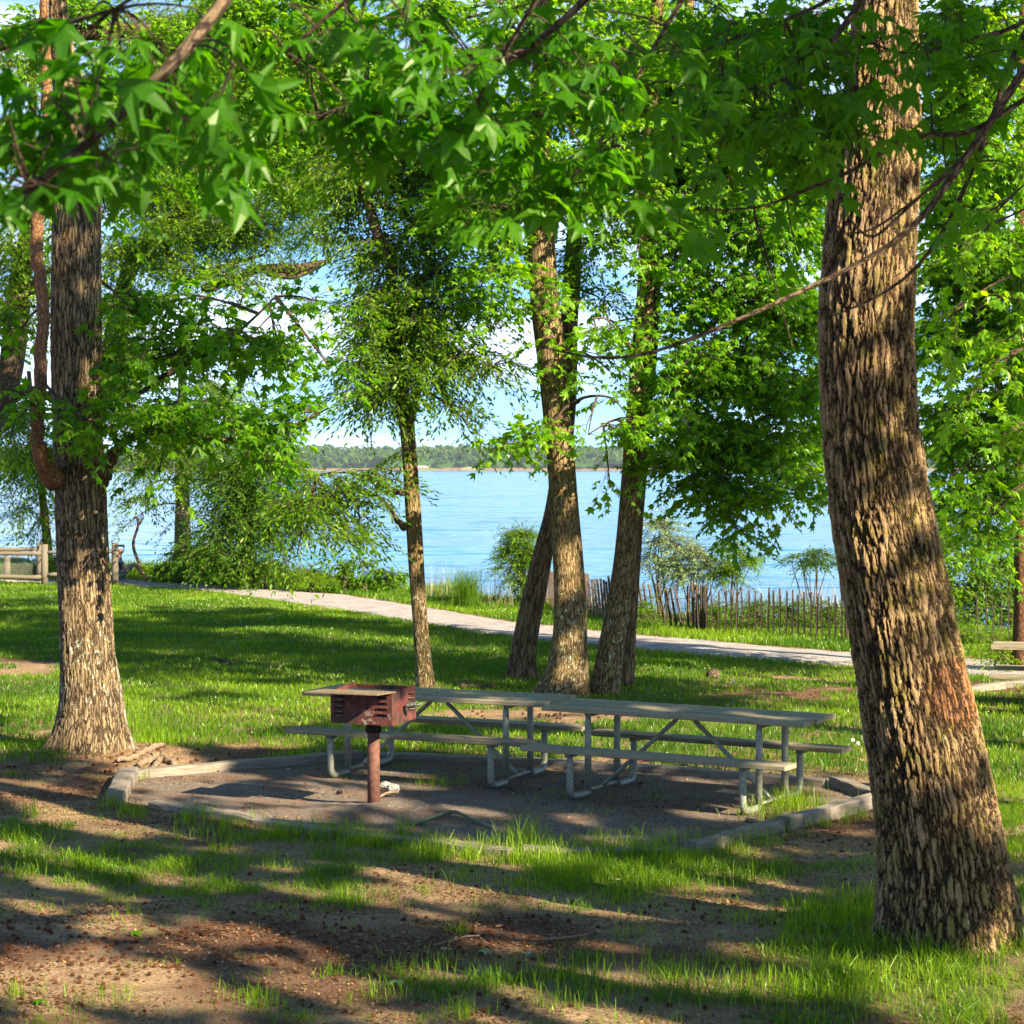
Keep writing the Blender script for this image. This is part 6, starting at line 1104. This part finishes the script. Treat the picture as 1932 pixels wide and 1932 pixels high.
pk = np.clip(.75 - gg, 0.03, 1) * np.clip((clump - .30) * 2.2, .06, 1) * np.where(pad_, .16, 1) * np.interp(vv, [1445, 1560, 1750, 1932], [.9, .8, 1, .8])
for cu, cv, ru, rv in [(250, 1540, 180, 30), (1560, 1570, 80, 30), (800, 1750, 200, 40), (1250, 1770, 200, 30), (480, 1690, 100, 40)]: pk *= 1 + .35 * np.exp(-((uu - cu) / ru) ** 2 - ((vv - cv) / rv) ** 2)
sel = np.where((R.random(len(uu)) < pk * .33) & (np.hypot(pos[:, 0] - RT[0], pos[:, 1] - RT[1]) > .55) & (np.hypot(pos[:, 0] - LT[0], pos[:, 1] - LT[1]) > .55))[0]
sel = sel[np.argsort(-vv[sel])]; print('balls', len(sel))
bm0 = ball_mesh(.0165).build('sweetgum_ball', BALL); near = sel[:290]
for i, k in enumerate(near):
    o = bm0 if i == 0 else bm0.copy()
    if i: COL.objects.link(o)
    x, y = pos[k][:2]; z = float(pad_z(x, y)) if pad_[k] else float(gh(x, y)); o.location = (x, y, z + R.uniform(-.008, .012)); s = R.uniform(.6, 1.15); o.scale = (s, s, s); o.rotation_euler = tuple(R.uniform(0, 6, 3))
    tag(o, 'spiky brown seed ball fallen on the ground around the clearing', 'seed ball', 'fallen spiky seed balls')
mb = MB(); bmv = np.concatenate(ball_mesh(.0165).v); bf = ball_mesh(.0165)
off = [f for f in bf.f]
for k in sel[290:1500]:
    x, y = pos[k][:2]; z = float(pad_z(x, y)) if pad_[k] else float(gh(x, y)); mb.add(bmv * R.uniform(.6, 1.1) + [x, y, z + R.uniform(-.006, .012)], [f for f in off])
xb, yb = scatter(1500, 19.5, 27, extra=1); kk = (grassiness(xb, yb) < .35) & ~in_pad(xb, yb)
sim = bmv
for x, y in zip(xb[kk][:600], yb[kk][:600]): mb.add(bmv + [x, y, float(gh(x, y)) + .013], [f for f in off])
tag(mb.build('seed_ball_litter', BALL), 'many more small spiky seed balls farther back', 'seed balls', kind='stuff')
# litter
mb = MB(); x, y = scatter(900000, 10.2, 22); g = grassiness(x, y); pd_ = in_pad(x, y); k = R.random(len(x)) < np.clip(.85 - g, .06, 1) * np.where(pd_, .12, .55) * np.clip(fbm(x * 2.5, y * 2.5, 88, 3) * 2.2 - .6, .05, 1); x, y, pd_ = x[k], y[k], pd_[k]
n = len(x); print('litter', n); zz = np.where(pd_, pad_z(x, y), gh(x, y)) + R.uniform(.002, .012, n); a = R.random(n) * 6.28; l = R.uniform(.004, .016, n); w = l * R.uniform(.15, .8, n)
A = np.stack([np.cos(a), np.sin(a), R.normal(0, .25, n)], -1) * l[:, None]; B = np.stack([-np.sin(a), np.cos(a), R.normal(0, .3, n)], -1) * w[:, None]; C = np.stack([x, y, zz], -1)
mb.add(np.stack([C - A, C + B, C + A, C - B], 1).reshape(-1, 3), np.arange(n * 4).reshape(-1, 4), tint=np.repeat(np.clip(R.beta(.9, 1.8, n), 0, 1), 4))
xd, yd = scatter(9000, 10.2, 24); gd = grassiness(xd, yd); kd = (R.random(len(xd)) < np.clip(.8 - gd, .05, .8) * .5) & ~in_pad(xd, yd) | (R.random(len(xd)) < .02); xd, yd = xd[kd], yd[kd]; nd = len(xd); ad = R.random(nd) * 6.28
leaves(mb, np.stack([xd, yd, gh(xd, yd) + .012], -1), np.stack([np.cos(ad), np.sin(ad), R.normal(0, .25, nd)], -1), np.stack([R.normal(0, .35, nd), R.normal(0, .35, nd), np.ones(nd)], -1), R.uniform(.02, .055, nd), OVAL, np.clip(R.beta(1.3, 1.6, nd), 0, 1))
tag(mb.build('leaf_litter', LITTER), 'brown leaf crumbs and bark chips on the bare ground', 'litter', kind='stuff')
WHITE = simple('white_petal', (.75, .76, .7), (.6, .62, .55), 60, .8)
mb = MB(); x, y = scatter(700, 20, 45, extra=1); k = (grassiness(x, y) > .6) & (fbm(x * .8, y * .8, 5, 2) > .45); x, y = x[k], y[k]; n = len(x); r = .003 + .00014 * y; zc = gh(x, y) + .06
C = np.stack([x, y, zc], -1); o6 = np.array([[1, 0, 0], [0, 1, 0], [-1, 0, 0], [0, -1, 0], [0, 0, 1], [0, 0, -1]]); b = np.arange(n)[:, None] * 6
mb.add((C[:, None] + o6[None] * r[:, None, None]).reshape(-1, 3), np.concatenate([b + t_ for t_ in ([0, 1, 4], [1, 2, 4], [2, 3, 4], [3, 0, 4], [1, 0, 5], [2, 1, 5], [3, 2, 5], [0, 3, 5])]))
tag(mb.build('clover_flower_grass', WHITE), 'tiny white clover flowers sprinkled over the lawn', 'flowers', kind='stuff')
def dandelion(u, v, hpx, label, head='white'):
    p = G(u, v); y = p[1]; h = hpx / F * y; r = .02; mb = MB(); tube(mb, [(0, 0, 0), (.01, 0, h * .6), (.005, 0, h)], .0035, 5); t = thing('dandelion', label, 'flower', (p[0], p[1], float(gh(p[0], p[1]))), 'dandelion clocks'); o = mb.build('stem', GRASS); o.parent = t
    mb = MB(); d = nrm(R.normal(0, 1, (90, 3))); tubes(mb, np.stack([d * .003, d * r], 1) + [.005, 0, h + r * .6], np.full((90, 2), .0016), 3); o = mb.build('seed_head', WHITE); o.parent = t
dandelion(1608, 1422, 26, 'pale dandelion clock on a long stalk, leftmost of two beside the big trunk')
dandelion(1618, 1424, 22, 'pale dandelion clock, right one of two beside the big trunk')
dandelion(1384, 1300, 12, 'small dandelion clock behind the right table')
for u, v, a, lab, tn in [(242, 1776, .3, 'single fresh green star shaped leaf lying on the brown ground at the left', .7), (495, 1683, 1.9, 'pale green fallen leaf at the edge of the grass patch left of centre', .9), (82, 1902, 2.2, 'fallen green leaf near the bottom left corner', .4), (905, 1807, 1.0, 'curled yellow green leaf in the foreground centre', 1.0), (760, 1865, 4.0, 'light green leaf on the ground near the bottom centre', .9)]:
    p = G(u, v); mb = MB(); leaves(mb, np.array([[0, 0, 0.02]]), np.array([[math.cos(a), math.sin(a), .05]]), np.array([[.05, -.1, 1.0]]), np.array([.11]), STARH, np.array([tn])); o = mb.build('fallen_leaf', LEAF_YG if tn > .8 else LEAF_S); o.location = (p[0], p[1], float(gh(p[0], p[1])) + .01); tag(o, lab, 'leaf', 'fresh fallen leaves')

# ------------------------------------------------------------------ the air over the lake
mh = mat('haze'); n = NT(mh); hv = n.n('ShaderNodeVolumePrincipled', {'Color': (.62, .80, 1.0, 1), 'Density': .00005, 'Anisotropy': .0}); oh = n.n('ShaderNodeOutputMaterial'); mh.node_tree.links.new(hv.outputs[0], oh.inputs[1])
mb = MB(); mb.box((0, 1300, 25), (5300, 2760 + 400, 66)); tag(mb.build('haze', mh), 'thin blue haze over the lake', 'haze', kind='stuff')
